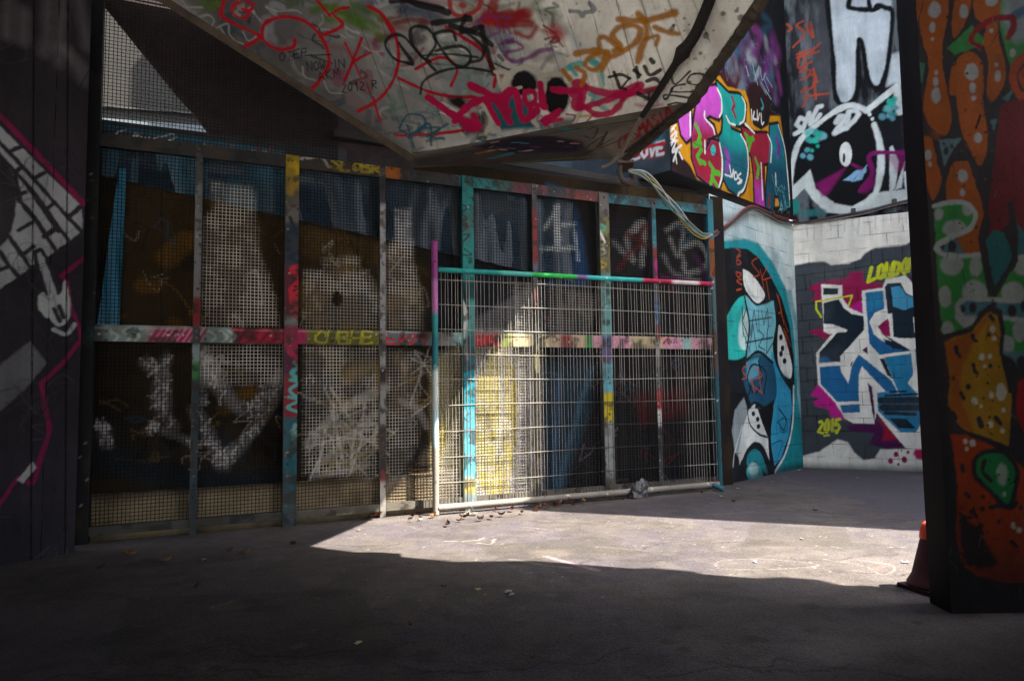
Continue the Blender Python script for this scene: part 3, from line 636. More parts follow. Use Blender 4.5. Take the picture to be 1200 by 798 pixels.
# ------------------------------------------------------------------ pillar on the right
def pillar():
    c = onz(1090, 706); x0 = c[0]; y0 = c[1]-.2
    S = Slab((x0, y0, 0), (1, 0, 0), UP, .68, 4.95, .0062, .2, '#2c2930')
    og, wt, gn = '#8c4a1c', '#8f959c', '#2c7a3b'
    S.z(1040, 0, 3.325)
    S.poly([(230,190),(330,100),(385,170),(340,190),(262,215)], gn, .01); S.poly([(430,-30),(560,-30),(560,200),(480,265),(440,120)], gn, .01)
    S.poly([(460,-30),(560,-30),(560,150),(500,170),(470,140),(445,80)], '#7d8894', .05); S.stroke([(500,60),(540,40),(560,70)], .05, '#3b5d80'); S.dot(487, 208, 11, 16, wt)
    S.poly([(122,243),(147,250),(133,322)], '#3c6a62', .008)
    S.poly([(398,470),(425,465),(415,520)], '#4a6670', .01); S.poly([(450,385),(490,350),(470,395)], '#4a6670', .01)
    sa = [[(68,-60),(140,-60),(135,20),(105,120),(88,172),(70,110),(62,30)],
      [(135,30),(160,-40),(228,-40),(236,60),(218,150),(215,250),(240,390),(251,460),(237,515),(212,527),(165,492),(140,420),(150,330),(160,250),(130,130),(124,80)],
      [(268,-40),(324,-40),(316,60),(265,147),(250,110),(256,40)],
      [(345,-40),(442,-40),(430,100),(440,180),(461,260),(451,340),(410,397),(385,360),(395,260),(375,170),(380,100),(338,60)],
      [(240,340),(250,270),(290,215),(330,204),(366,240),(376,330),(372,400),(390,510),(386,590),(361,647),(330,600),(285,500),(270,385),(245,372)],
      [(113,560),(140,530),(175,550),(195,640),(211,700),(178,782),(150,710),(113,630)],
      [(233,700),(255,640),(310,632),(337,700),(372,810),(378,960),(378,1010),(300,1010),(268,920),(232,800)],
      [(130,700),(185,690),(205,740),(175,790),(140,770)]]
    for q in sa[:7]: S.poly(q, og, .008, smooth=True)
    for x, y in [(200,430),(310,460),(190,520),(330,560),(160,720),(260,760)]: S.dot(x, y, 16, 20, '#9c5024', .05, .5)
    S.stroke([(545,215),(505,250),(490,310),(515,370),(560,380)], .05, '#8c3a1c', soft=.01); S.stroke([(560,250),(520,290),(535,340)], .03, '#8c3a1c')
    for x, y, a, b in [(183,40,24,32),(175,110,11,22),(176,152,6,8),(297,45,18,28),(103,35,8,10),(405,5,24,20),(190,283,8,10),(187,320,11,18),(189,373,18,32),(328,282,26,34),(331,342,13,20),(336,384,7,9),(424,253,8,9),(430,297,14,22),(353,538,15,19),(159,605,14,20),(166,640,6,9),(292,686,20,26),(292,750,11,14),(405,120,8,8)]:
        S.dot(x, y, a, b, wt, .012)
    S.poly([(200,545),(287,540),(252,590),(220,657)], '#52707f', .01); [S.dot(x, y, a, b, '#2c2930') for x, y, a, b in [(228,590,9,17),(252,572,6,9),(218,560,5,6)]]
    S.stroke([(345,500),(362,450)], .015, '#15130f')
    S.poly([(442,412),(490,395),(560,380),(560,980),(480,860),(385,960),(395,800)], '#5e1c24', .01)
    S.stroke([(490,75),(440,70),(380,92),(335,130),(328,165),(355,180)], .035, '#751522'); S.stroke([(470,150),(490,110),(488,70),(470,68)], .035, '#751522')
    S.z(1040, 220, 3.325)
    S.poly([(180,80),(250,58),(310,65),(341,110),(316,160),(240,195),(200,230),(200,260),(372,262),(412,410),(470,340),(500,275),(560,250),(560,650),(450,650),(440,480),(380,470),(330,560),(222,595),(205,480),(190,260)], gn, .01)
    S.poly([(195,215),(260,190),(305,258),(205,255)], '#47687c', .01)
    for x, y, a, b in [(252,228,16,22),(216,230,7,12)]: S.dot(x, y, a, b, '#2c2930')
    for x, y, a, b in [(200,105,18,22),(262,160,48,34),(312,85,22,25),(250,300,46,42),(345,308,25,40),(225,425,25,42),(340,410,50,52),(490,410,45,45),(522,300,32,40),(235,547,25,26),(512,560,25,42),(465,612,32,38)]: S.dot(x, y, a, b, wt, .015, .9)
    S.poly([(262,460),(285,432),(340,425),(560,435),(560,535),(400,505),(350,522),(300,548),(265,510)], wt, .012)
    S.poly([(278,460),(310,442),(560,452),(560,508),(400,494),(300,500)], '#3d6b78', .012)
    for x, y, a, b in [(332,467,14,20),(295,472,9,14),(413,455,11,12),(485,480,18,24),(528,462,10,22)]: S.dot(x, y, a, b, '#2c2930')
    S.stroke([(180,72),(250,57),(312,64),(343,110),(316,162),(240,197),(197,222),(197,246),(240,266),(372,262)], .03, '#96a1a5', soft=.01)
    S.stroke([(385,130),(372,200),(410,410),(490,280)], .05, '#2c2930', soft=.01, smooth=False)
    S.poly([(385,205),(412,165),(455,178),(491,270),(415,388)], '#1f5c62', .01); S.poly([(488,115),(560,210),(560,250),(507,262)], '#2b5a68', .01); S.stroke([(480,60),(500,200),(495,275)], .04, '#2c2930', smooth=False)
    S.poly([(215,582),(280,560),(335,545),(362,490),(400,462),(440,480),(452,560),(445,640),(490,800),(490,850),(200,850),(235,798)], '#2c2930', .012, grow=.01)
    S.poly([(450,640),(500,680),(520,720),(560,700),(560,640)], '#4d7280', .02); S.dot(525, 690, 22, 34, '#2c2930')
    ye = '#94701c'
    pear = [(225,602),(262,582),(332,563),(372,502),(402,482),(430,500),(440,560),(436,640),(472,798),(470,830)]
    # one closed outline for the pear: upper part from this crop, lower part from the next
    up = [(1040+x/3.325, 220+y/3.325) for x, y in pear[:9]]
    lo_ = [(1040+x/2.85, 440+y/2.85) for x, y in [(415,60),(412,150),(405,240),(330,210),(240,175),(205,100),(210,10)]]
    S.z(0, 0, 1); S.poly(up+lo_, ye, .01)
    lf = [(1040+x/3.325, 220+y/3.325) for x, y in [(225,602),(332,563),(385,492),(402,488),(340,590),(290,700),(285,790)]]
    lf += [(1040+x/2.85, 440+y/2.85) for x, y in [(250,80),(290,190),(240,175),(205,100),(210,10)]]
    S.poly(lf, '#8f4f1c', .03)
    S.z(1040, 220, 3.325)
    for P in [[(268,620),(270,640),(282,658)],[(332,575),(335,590),(348,598)],[(335,690),(340,712),(350,722)],[(400,500),(412,515)]]: S.stroke(P, .022, '#2c2930')
    for x, y, a, b in [(395,572,7,9),(255,743,5,7),(316,775,8,10),(400,692,9,10)]: S.dot(x, y, a, b, '#2c2930')
    for x, y, a, b in [(412,550,10,14),(416,588,8,8),(370,660,12,14),(398,658,8,10),(380,695,7,8),(443,790,18,30)]: S.dot(x, y, a, b, '#b0b0a8', .012)
    S.z(1040, 440, 2.85)
    S.stroke([(200,110),(240,180),(330,215),(410,250)], .035, '#2c2930', soft=.01)
    tm = '#963818'
    S.poly([(210,196),(260,198),(330,226),(400,262),(480,330),(480,690),(380,691),(300,666),(250,632),(230,520),(235,380),(220,262)], tm, .01)
    S.poly([(240,500),(248,600),(300,655),(400,680),(480,680),(480,640),(380,650),(290,620)], '#8c2413', .06, .6)
    S.poly([(240,470),(262,475),(290,500),(330,560),(372,630),(300,646),(255,612),(238,540)], '#2a2224', .03)
    S.spatter([(235,440),(330,640)], 50, '#2a2224', (.006, .02), .9)
    leaf = [(300,285),(330,262),(380,262),(418,300),(424,350),(405,430),(372,402),(330,362),(300,330)]
    S.poly(leaf, '#2c2930', .01, smooth=True, grow=.028); S.poly(leaf, '#1f7a46', .01, smooth=True)
    S.dot(383, 330, 18, 38, '#93a99a', .02); S.dot(390, 396, 5, 7, '#9fb0a2'); S.stroke([(325,285),(318,320),(345,350)], .025, '#2c2930'); S.stroke([(345,440),(380,432),(412,440),(430,425)], .03, '#2c2930')
    for x, y, a, b in [(260,220,6,8),(285,227,9,12),(265,245,5,6),(420,500,10,12),(440,517,7,8),(380,55,16,30),(346,63,9,11),(291,85,10,12),(385,185,7,8),(345,165,9,11),(313,103,5,5),(388,115,5,7)]: S.dot(x, y, a, b, '#b4b2ab', .012)
    for P in [[(245,58),(255,76)],[(218,125),(226,142)],[(306,145),(314,166)],[(362,142),(378,162)],[(250,300),(252,318)],[(262,395),(272,402)],[(415,555),(430,568)]]: S.stroke(P, .028, '#2c2930')
    for x, y in [(270,38),(320,75),(318,405),(372,487),(445,440),(415,425),(222,10)]: S.dot(x, y, 6, 7, '#2c2930')
    S.poly([(435,20),(480,0),(480,200),(455,190),(430,130)], '#87191f', .012)
    S.z(0, 0, 1); S.mottle(5, 0, 0, '#18161a', .25, thr=.64, seed=81)
    S.spatter([(1108,0),(1200,700)], 120, '#1c1a1e', (.002,.007), .9); S.spatter([(1108,0),(1200,700)], 60, '#5a5550', (.002,.005), .7)
    for k in range(26):
        x, y = rng.uniform(1110, 1198), rng.uniform(20, 690); S.stroke([(x,y),(x+rng.normal()*6,y+rng.uniform(4,26))], .006, ['#17151a','#6a655e'][k % 2], a=.6)
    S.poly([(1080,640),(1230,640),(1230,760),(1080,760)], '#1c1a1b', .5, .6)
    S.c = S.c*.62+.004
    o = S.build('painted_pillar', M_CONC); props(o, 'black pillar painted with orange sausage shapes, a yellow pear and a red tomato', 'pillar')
pillar()

# ------------------------------------------------------------------ board wall on the far left
def left_wall():
    p1 = onz(87, 648); D = np.array([sin(radians(40)), cos(radians(40)), 0]); W = 4.4
    S0 = p1-D*W
    S = Slab(S0+D*(W-1.5), D, UP, 1.5, 5.2, .0085, .12, '#2c2930')
    S.mottle(1.5, 0, 0, '#222026', .6, seed=91)
    S.z(0, 120, 2.85)
    gy = '#8b8f96'; bk = '#2c2930'
    S.poly([(-60,20),(0,80),(60,140),(270,345),(276,395),(275,430),(180,500),(0,622),(-60,660)], gy, .012)
    S.mottle(6, 0, 0, '#777b83', .0)
    for P in [[(-40,95),(75,215),(200,355),(272,432)],[(50,232),(120,310),(180,395),(232,465)],[(66,330),(120,395),(185,492)],[(22,440),(60,490),(108,562)],[(0,500),(30,545),(62,582)],[(-40,130),(50,232)],[(66,330),(50,250)],[(100,290),(195,430)],
              [(78,145),(35,165)],[(150,235),(118,252)],[(268,350),(228,385)],[(76,215),(48,235)],[(182,335),(150,362)],[(190,420),(148,448)],[(106,402),(62,428)],[(112,482),(72,512)],[(30,548),(-10,562)],[(85,300),(62,310)]]:
        S.stroke(P, .035, bk, soft=.012)
    S.dot(-28, 330, 82, 165, bk, .012); S.dot(-40, 380, 55, 90, '#3a3a40', .2)
    pk = '#6d1a42'
    S.stroke([(-40,5),(0,45),(120,170),(278,338)], .042, pk, soft=.015); S.stroke([(278,522),(205,580)], .028, pk, soft=.012)
    S.stroke([(205,580),(225,602),(236,680),(262,745),(272,792),(210,870),(137,940),(165,1100),(128,1200)], .028, pk, soft=.012, smooth=False)
    # pointing glove
    S.poly([(122,500),(136,494),(150,520),(196,650),(186,682),(160,640),(125,530)], bk, .01, grow=.025); S.poly([(124,505),(135,499),(148,522),(195,650),(184,680),(162,640),(127,530)], '#8f959a', .01)
    S.poly([(150,650),(200,640),(212,600),(222,605),(237,680),(226,730),(192,748),(160,712)], '#979da1', .012, smooth=True); S.dot(142, 672, 20, 38, bk); S.dot(142, 668, 17, 32, '#979da1', .012); S.dot(160,690, 20, 30, '#979da1')
    S.stroke([(180,690),(200,730)], .035, bk); S.stroke([(198,682),(212,718)], .035, bk); S.stroke([(180,760),(222,774),(248,742)], .03, '#8f959a')
    S.z(0, 0, 1)
    S.poly([(-30,455),(0,428),(35,400),(55,425),(30,455),(0,482),(-30,505)], '#55565c', .02)
    S.stroke([(48,448),(56,490),(58,505),(47,540),(38,566),(22,560),(0,590),(-20,610)], .028, pk, soft=.012)
    S.poly([(20,562),(38,541),(42,548),(27,566)], '#8d8f92', .01)
    for P in [[(10,-20),(8,42)],[(28,15),(27,48)],[(57,-10),(55,40),(51,62)],[(76,-10),(70,50)],[(93,0),(102,55)],[(75,58),(100,82)],[(78,60),(98,95)],[(68,58),(69,75)]]: S.stroke(P, .07, '#5a585e', soft=.09, a=.7)
    for x in (40, 80): S.stroke([(x,-40),(x-4,700)], .012, '#050506', soft=.008, smooth=False)
    S.scribbles([(0,0),(100,640)], 40, ['#353338','#1d1c20','#403e44'], (.004,.014), .3, .6)
    root = empty('board_wall', p1, 'black boarded wall with a grey painted brick pattern and pointing glove, at the left edge', 'wall')
    S.build('painted_boards', M_BOARD, root)
    q = Slab(S0, D, UP, W-1.5, 5.2, .2, .12, '#2c2930'); q.build('plain_boards', M_BOARD, root)
left_wall()
# ------------------------------------------------------------------ concrete stair flight overhead
ZC = 2.98
C1, C2 = onz(483, 181, ZC), onz(812, 119, ZC)
CD = unit(C2-C1); CT = np.array([CD[1], -CD[0], 0]); CT = CT if CT[1] < 0 else -CT
TH = radians(38); CW = CT*cos(TH)+UP*sin(TH)
HN = unit(np.cross(CD, CW))
def stair():
    root = empty('concrete_staircase', C1, 'pale board marked concrete underside of a stair flight covered in tags, overhead', 'staircase')
    tmp = Paint(C1, CD, CW, np.zeros(1), np.zeros(1), '#000000')
    q = tmp.uv([(483,181), (812,119), (893,0), (200,0)])
    vm = 1.75
    ext = lambda a, b: a+(b-a)*(vm-a[1])/(b[1]-a[1])
    Lt = ext(q[0], q[3]); Rt = tmp.uv([(904, -16)])[0]
    S = Slab(C1, CD, CW, 3.6, vm, .0066, .22, '#e0e1e0', quad=[q[0], q[1], Rt, Lt])
    U, V = S.U, S.V
    S.wk = .46; S.mottle(1.6, 0, 0, '#e6e6e4', .5, seed=101); S.mottle(6, 0, 0, '#9a9388', .35, aspect=.4, thr=.58, seed=103)
    S.z(0, 0, 1)
    # years of washed-over paint on the left half
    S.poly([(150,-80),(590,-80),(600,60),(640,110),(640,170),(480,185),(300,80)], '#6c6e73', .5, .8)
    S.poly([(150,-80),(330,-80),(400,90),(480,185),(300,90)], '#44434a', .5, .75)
    for k in range(90):
        px, py = rng.uniform(230, 650), rng.uniform(-30, 165)
        if py > 40+(px-230)*.62: continue
        c = ['#5f6a76', '#9aa2a6', '#b4bcbc', '#50565c', '#7e908a', '#b8b0a8', '#5f8698', '#c4c8ca', '#a0787c'][rng.integers(9)]
        ln = rng.uniform(15, 55); an = rng.uniform(.2, 1.0)
        S.stroke([(px,py),(px+ln*.5*cos(an),py+ln*.5*sin(an)+rng.normal()*4),(px+ln*cos(an),py+ln*sin(an))], rng.uniform(.03, .12), c, soft=rng.uniform(.03, .12), a=rng.uniform(.2, .6))
    for k in range(240):                                                   # old tags under the newer ones, water marks along the boards
        px, py = rng.uniform(215, 660), rng.uniform(-30, 172)
        if py > 20+(px-215)*.62 or py > 178: continue
        m = rng.integers(3, 7); st = np.cumsum(np.c_[rng.normal(size=m)*9, rng.normal(size=m)*6], 0)+[px, py]
        S.stroke([tuple(q_) for q_ in st], rng.uniform(.014, .06), ['#1b1c20','#23242a','#c9ccd0','#46566a','#7a2430','#3f5f52','#8f9aa2','#2c2c31','#5c6a74','#b7b2a8','#6a4a68'][rng.integers(10)], a=rng.uniform(.3, .85))
    for k in range(70):
        px, py = rng.uniform(235, 640), rng.uniform(-30, 165)
        if py < 20+(px-215)*.62: m = rng.integers(3, 6); st = np.cumsum(np.c_[rng.normal(size=m)*13, rng.normal(size=m)*8], 0)+[px, py]; S.stroke([tuple(q_) for q_ in st], rng.uniform(.06, .16), ['#7c1d2c','#1f5a68','#8a2a5c','#1b1b1f','#3f5a2a','#9aa4aa','#2a3c5e','#6a6a6e'][k % 8], soft=rng.uniform(.02,.08), a=rng.uniform(.3, .7))
    for k in range(120):
        px, py = rng.uniform(480, 880), rng.uniform(-40, 120); ln = rng.uniform(10, 50); S.stroke([(px,py),(px+ln*.33,py+ln)], rng.uniform(.006,.04), ['#8f877b','#a8a094','#6e675e'][k % 3], soft=.03, a=rng.uniform(.1,.4), smooth=False)
    S.spatter([(480,0),(880,130)], 220, '#5a544c', (.002,.007), .6)
    for x0, x1, y1 in [(500,512,60),(540,566,140),(565,600,150),(596,627,145),(627.5,670,125),(658.5,697,120),(690,722,115),(722,750,105),(751,783,98),(783,808,70),(812,832,50),(470,520,150),(440,480,140),(410,470,150)]:
        sl = (x1-x0)/y1
        S.stroke([(x0-sl*90,-90),(x1,y1)], .011, '#34302c', soft=.01, a=.75, smooth=False, pressure=.9)
    gr = ['#4c4a48', '#5c5650']
    for k in range(60):
        px, py = rng.uniform(560, 880), rng.uniform(-30, 120); S.dot(px, py, rng.uniform(1, 5), rng.uniform(1, 5), gr[k % 2], .03, rng.uniform(.1, .45))
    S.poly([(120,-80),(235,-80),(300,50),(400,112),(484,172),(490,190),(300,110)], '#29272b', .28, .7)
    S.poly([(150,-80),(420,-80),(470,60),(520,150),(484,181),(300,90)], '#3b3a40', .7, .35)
    # left part
    S.z(190, 0, 4.433); rd = '#9b1526'; wh = '#8e9194'
    for P in [[(60,20),(110,60),(140,110),(200,150),(260,160)],[(110,40),(210,40)],[(200,90),(240,80),(270,110),(240,150),(200,120)],[(260,160),(340,125),(350,180),(400,235)],[(300,140),(340,200),(420,230)],[(100,0),(140,60),(130,110)],
              [(540,40),(600,60),(690,55),(720,70)],[(420,170),(450,215),(490,190)],[(840,420),(870,480),(940,485)],[(1030,230),(1090,270),(1150,265)],[(950,130),(960,180),(1000,200)],[(730,350),(740,400),(800,420)],[(470,60),(510,110)],[(880,160),(960,200)]]:
        S.stroke(P, .028, wh, a=.65)
    for P in [[(200,0),(240,40),(290,20)],[(780,60),(860,40),(960,90),(1040,120)],[(860,100),(960,110),(1060,150),(1150,200)],[(900,40),(1000,80),(1120,140)],[(990,30),(1080,60),(1180,120)],[(820,20),(900,70)]]:
        S.stroke(P, .10, '#46651a', soft=.06, a=.75)
    S.poly([(1080,0),(1197,0),(1197,30),(1100,30)], '#1c3a5e', .1, .6)
    for P, w in [([(330,-30),(308,60),(332,102),(510,188)],.06),([(405,258),(518,195)],.05),([(690,210),(682,243),(622,260),(560,240),(522,195),(530,130),(580,100),(660,90),(740,112),(800,160),(846,230),(866,300),(852,370),(770,475)],.055),
                 ([(400,15),(362,40),(378,82),(430,96),(448,60),(415,50)],.045),([(408,-10),(470,30),(455,60)],.04),([(440,10),(480,25)],.035),
                 ([(820,192),(935,135),(895,85)],.05),([(880,75),(920,50),(970,40)],.04),([(800,0),(860,70),(870,85)],.05),([(950,225),(990,310),(1035,412)],.035),([(1037,200),(990,320),(948,425)],.045),([(1085,275),(1030,300),(985,335)],.035),
                 ([(1075,38),(1140,80),(1197,180)],.045)]:
        S.stroke(P, w, rd, soft=.015)
    S.text('OTEP', (612,328), (150,-40), (-2,-44), .014, '#101014'); S.stroke([(740,290),(880,285)], .013, '#101014')
    S.text('NOW IN', (755,372), (200,-20), (-6,-44), .014, '#101014', gap=.15); S.text('AKM', (815,420), (120,-20), (-8,-44), .014, '#101014'); S.text('2012 R', (935,482), (190,-20), (-2,-46), .015, '#101014')
    # middle part
    S.z(420, 0, 3.992); bk = '#17161a'
    S.poly([(380,290),(470,260),(600,300),(640,430),(560,470),(440,450),(400,380)], '#74868e', .12, .55)
    for P in [[(420,290),(470,420)],[(500,300),(520,440)],[(560,340),(590,450)],[(240,400),(330,490)],[(120,430),(200,560)],[(300,470),(420,600)],[(260,520),(380,640)],[(640,350),(650,420)]]: S.stroke(P, .07, ['#8d9a9c', '#46606e', '#5e7a74'][len(P[0]) % 3], soft=.05, a=.5)
    for P in [[(130,440),(170,480),(150,500)],[(190,430),(210,500)],[(140,520),(220,500)]]: S.stroke(P, .06, '#2e6a5a', soft=.05, a=.5)
    S.stroke([(210,50),(300,60),(370,90)], .18, '#1e3152', soft=.1, a=.7); S.stroke([(170,110),(260,95),(370,115)], .06, '#6b1d2a', a=.7)
    for P, w in [([(45,32),(90,50),(132,95),(170,160),(188,250),(180,330),(150,400),(92,468),(-5,525)],.05),([(68,455),(102,572)],.045),([(190,368),(330,430),(450,455),(545,455)],.055),
                 ([(410,128),(490,178),(560,222),(612,290),(642,350),(634,410)],.05),([(268,325),(330,290),(390,270),(440,290),(462,330),(435,402)],.045),([(178,635),(330,630),(490,612)],.05),
                 ([(425,-20),(438,58),(490,75),(560,42),(575,-20)],.06)]:
        S.stroke(P, w, rd, soft=.018)
    S.dot(487, 28, 17, 17, rd); S.dot(480, 30, 90, 60, '#8b7b70', .2, .3)
    for P, w in [([(640,-20),(625,50),(600,85)],.14),([(600,92),(690,88),(785,65)],.14),([(610,90),(690,125),(770,62)],.1),([(735,155),(800,175),(832,130)],.07),([(680,110),(800,110)],.12),([(640,70),(700,60),(790,75)],.08)]:
        S.stroke(P, w, '#80191c', soft=.05, a=.85)
    S.dot(925, 155, 34, 28, '#a31a1d', .09, .95); S.dot(600, 100, 30, 25, '#a32022', .1, .7); S.stroke([(860,145),(920,155)], .05, '#80191c', soft=.05, a=.6)
    for P, w in [([(640,160),(625,165),(662,150),(650,112)],.03),([(568,112),(565,95),(610,78),(720,85)],.03),([(655,210),(690,195),(725,184)],.025),([(672,190),(680,225)],.025),([(680,245),(730,240),(770,225),(740,200),(690,190)],.035),([(690,262),(730,290),(800,270),(850,240),(905,232)],.06),([(700,240),(690,270),(720,290)],.04),([(690,110),(712,160)],.04)]:
        S.stroke(P, w, '#6a2a68', soft=.03, a=.8)
    for P, w in [([(290,440),(300,390),(350,350),(430,325),(520,320),(625,338)],.04),([(245,300),(175,280),(132,230),(130,190),(170,165),(220,180),(290,262),(335,290)],.045),
                 ([(320,275),(362,205),(330,140),(272,125),(242,150),(260,220),(330,300),(360,330)],.045),([(360,240),(440,220),(500,225),(526,270),(500,310),(440,298),(370,200),(355,165),(392,148),(440,150),(455,190)],.045),
                 ([(520,292),(572,280),(586,230),(540,180),(480,138)],.045),([(190,205),(250,290),(235,300)],.06),([(350,110),(430,100),(522,88)],.07),([(480,150),(580,128)],.08),([(430,120),(560,160),(622,212)],.07),([(502,78),(482,140),(540,152)],.06),
                 ([(575,130),(600,230),(632,345)],.07),([(220,0),(300,30),(420,60)],.09),([(150,10),(260,10),(400,40)],.05),([(640,300),(720,335)],.03),([(290,262),(420,255),(560,270)],.03)]:
        S.stroke(P, w, bk, soft=.02, a=.93)
    S.poly([(600,470),(690,440),(830,480),(832,592),(660,612),(620,560)], '#1d5663', .03); S.poly([(610,450),(660,440),(650,520),(615,500)], '#1d5663', .05)
    wo = '#a9a7a0'
    S.dot(775, 392, 62, 58, bk, .02); S.dot(925, 450, 62, 92, bk, .02); S.poly([(420,460),(480,450),(520,500),(480,520),(430,490)], bk, .04); S.poly([(470,560),(600,520),(600,610),(500,640)], bk, .05, .85); S.poly([(900,560),(1020,545),(1020,600),(900,610)], '#26241f', .05, .8)
    for P, w in [([(682,425),(700,362),(760,318),(830,330),(862,390),(850,490)],.085),([(872,352),(930,348),(985,365),(1010,430)],.06),([(545,480),(590,500),(622,572),(596,625)],.07),([(640,338),(690,340),(705,410)],.06),([(650,345),(665,405)],.05),([(840,470),(820,560),(835,590)],.07),([(640,560),(660,610)],.05),([(690,430),(760,410)],.04),([(480,625),(495,640)],.06),
                 ([(985,365),(1035,440),(1040,520),(1005,590)],.05)]:
        S.stroke(P, w, wo, soft=.02)
    pk = '#a50f48'
    for P, w in [([(530,405),(625,450),(700,520)],.12),([(330,460),(460,550),(560,590)],.13),([(450,570),(500,510),(565,470),(690,455)],.12),([(640,455),(690,545),(710,575)],.11),([(600,480),(655,580)],.1),([(695,440),(735,430),(770,560),(835,520)],.11),([(690,520),(700,440)],.08),
                 ([(780,430),(822,435),(825,475),(790,495),(778,440),(800,425)],.07),([(850,395),(862,480),(870,500)],.1),([(800,490),(870,495)],.08),([(860,565),(940,518)],.09),([(875,580),(930,530)],.09),([(540,540),(560,600),(500,600)],.1),([(800,490),(815,545)],.09)]:
        S.stroke(P, w, pk, soft=.02)
    for P, w in [([(190,600),(230,540),(300,545),(310,590),(250,630),(195,610)],.04),([(235,640),(330,580),(340,680)],.04),([(230,590),(260,690)],.045),([(320,640),(420,580)],.035),([(300,600),(380,600),(340,640),(400,650)],.04)]:
        S.stroke(P, w, '#1c4c60', soft=.02, a=.85)
    # right part
    S.z(640, 0, 3.988)
    cy = '#3a9aa0'
    for P, w in [([(105,320),(130,305),(170,300)],.09),([(215,285),(250,330),(262,400)],.09),([(110,310),(140,350)],.05),([(205,440),(260,460),(340,470)],.07),([(220,470),(290,520)],.06),([(200,280),(240,300)],.06)]: S.stroke(P, w, cy, soft=.03, a=.85)
    S.stroke([(240,330),(262,420)], .05, '#b9b5aa', a=.8); S.dot(300, 470, 60, 40, '#b3aea4', .06, .6); S.stroke([(160,545),(220,540)], .05, '#a8841a', a=.7)
    for P, w in [([(35,420),(90,425),(140,425)],.10),([(130,440),(150,400),(143,500)],.15),([(175,400),(160,500)],.13),([(160,400),(250,430),(330,440),(420,400)],.10),([(160,510),(280,470),(400,430)],.09),([(180,500),(235,535),(300,530),(350,485),(362,430)],.09),([(330,440),(400,440),(540,410)],.08),([(360,460),(420,420),(440,400)],.1),([(0,570),(70,560)],.09)]:
        S.stroke(P, w, pk, soft=.025, a=.95)
    S.stroke([(420,490),(480,500),(540,490)], .05, '#9b3060', soft=.05, a=.6)
    oc = '#9c640c'
    for P, w in [([(140,252),(215,240),(290,246)],.08),([(245,250),(195,278),(185,310),(225,328),(268,295),(276,250),(290,270),(262,330)],.065),([(340,92),(420,100),(480,95),(600,62)],.08),([(432,68),(465,112),(468,170),(445,230),(428,290)],.08),
                 ([(300,268),(370,235),(430,190),(440,140),(400,120),(340,132),(312,170),(350,220),(320,240)],.07),([(350,235),(310,200),(270,175),(245,190),(250,232)],.065),([(465,185),(520,170),(515,210)],.05),([(505,128),(560,150),(620,160)],.06),([(80,330),(112,372)],.07),([(140,318),(182,350),(165,398),(180,340)],.06)]:
        S.stroke(P, w, oc, soft=.03, a=.92)
    for P, w in [([(295,362),(350,350),(392,368)],.04),([(318,340),(345,412)],.05),([(350,415),(388,368)],.03),([(422,315),(432,362)],.05),([(412,330),(440,352)],.05),([(460,312),(485,352),(535,328)],.05),([(490,280),(500,292)],.05),([(362,415),(372,420)],.05),([(470,380),(510,370),(540,400)],.05),([(430,440),(490,470)],.07),([(480,440),(485,490)],.03),
                 ([(580,332),(602,395),(672,335)],.026),([(690,345),(730,350),(735,385),(700,398),(660,385),(672,355),(700,345)],.026),([(650,395),(600,405),(590,430),(690,430)],.026),([(590,415),(570,455),(555,465),(560,445),(690,462)],.03),([(570,492),(610,482),(660,492)],.03)]:
        S.stroke(P, w, bk, soft=.012, a=.92)
    S.dot(492, 445, 28, 30, '#2a211b', .05, .8)
    S.z(0, 0, 1)
    # strip along the outer edge: joint line and worn lip
    S.stroke([(838,78),(896,-10),(930,-65)], .012, '#2a2825', soft=.012, a=.8, smooth=False)
    S.stroke([(812,117),(893,-2),(960,-100)], .10, '#3a332c', soft=.05, a=.9, smooth=False)
    S.stroke([(640,157),(751,140),(812,121)], .015, '#1b1918', soft=.015, a=.9, smooth=False); S.stroke([(484,180),(640,157)], .03, '#23211f', soft=.02, a=.9, smooth=False)
    S.spatter([(800,120),(893,0)], 60, '#231f1c', (.004, .02), .7)
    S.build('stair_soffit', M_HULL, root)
    # level soffit of the landing behind the fold
    tl = Paint(C1-UP*.0, CD, CT, np.zeros(1), np.zeros(1), '#000000')
    far = tl.uv([(483,197), (733,186)])
    q2 = [far[0], far[1], ((C2-C1)@CD, 0.0), (0.0, 0.0)]
    tl_p = C1
    L = Slab(C1, CD, CT, 2.0, .95, .008, .2, '#77726a', quad=[far[0], far[1], ((C2-C1)@CD, -.002), (0.0, -.002)])
    L.wk = .55; L.mottle(2, 0, 0, '#55514c', .6, seed=111)
    L.z(0, 0, 1)
    L.poly([(480,186),(560,172),(640,162),(700,170),(690,190),(560,196),(484,196)], '#25232a', .1, .7)
    L.poly([(553,172),(600,160),(670,158),(690,165),(676,178),(600,180)], '#241a2e', .06, .95)
    for k in range(26):
        c = ['#b9a58a', '#5c3a70', '#8c2a4a', '#3a8a98', '#7d6a90', '#c0b4a0', '#2e2038'][k % 7]
        x, y = rng.uniform(560, 680), rng.uniform(161, 178); L.stroke([(x,y),(x+rng.uniform(4,10),y-rng.uniform(-1,2))], .03, c, a=.85)
    L.stroke([(575,186),(600,180)], .08, '#2d7c8a', a=.8); L.stroke([(560,180),(580,176)], .06, '#a0602a', a=.7); L.stroke([(590,192),(690,184)], .06, '#6a6a22', a=.5); L.stroke([(655,150),(690,158)], .1, '#3a8a98', a=.7); L.stroke([(540,189),(600,186)], .05, '#6a2018', a=.7)
    L.poly([(640,158),(752,141),(700,180),(690,175),(680,165)], '#6d6760', .05, .9); L.poly([(700,160),(752,141),(812,121),(735,178),(722,186)], '#8d8479', .06, .85)
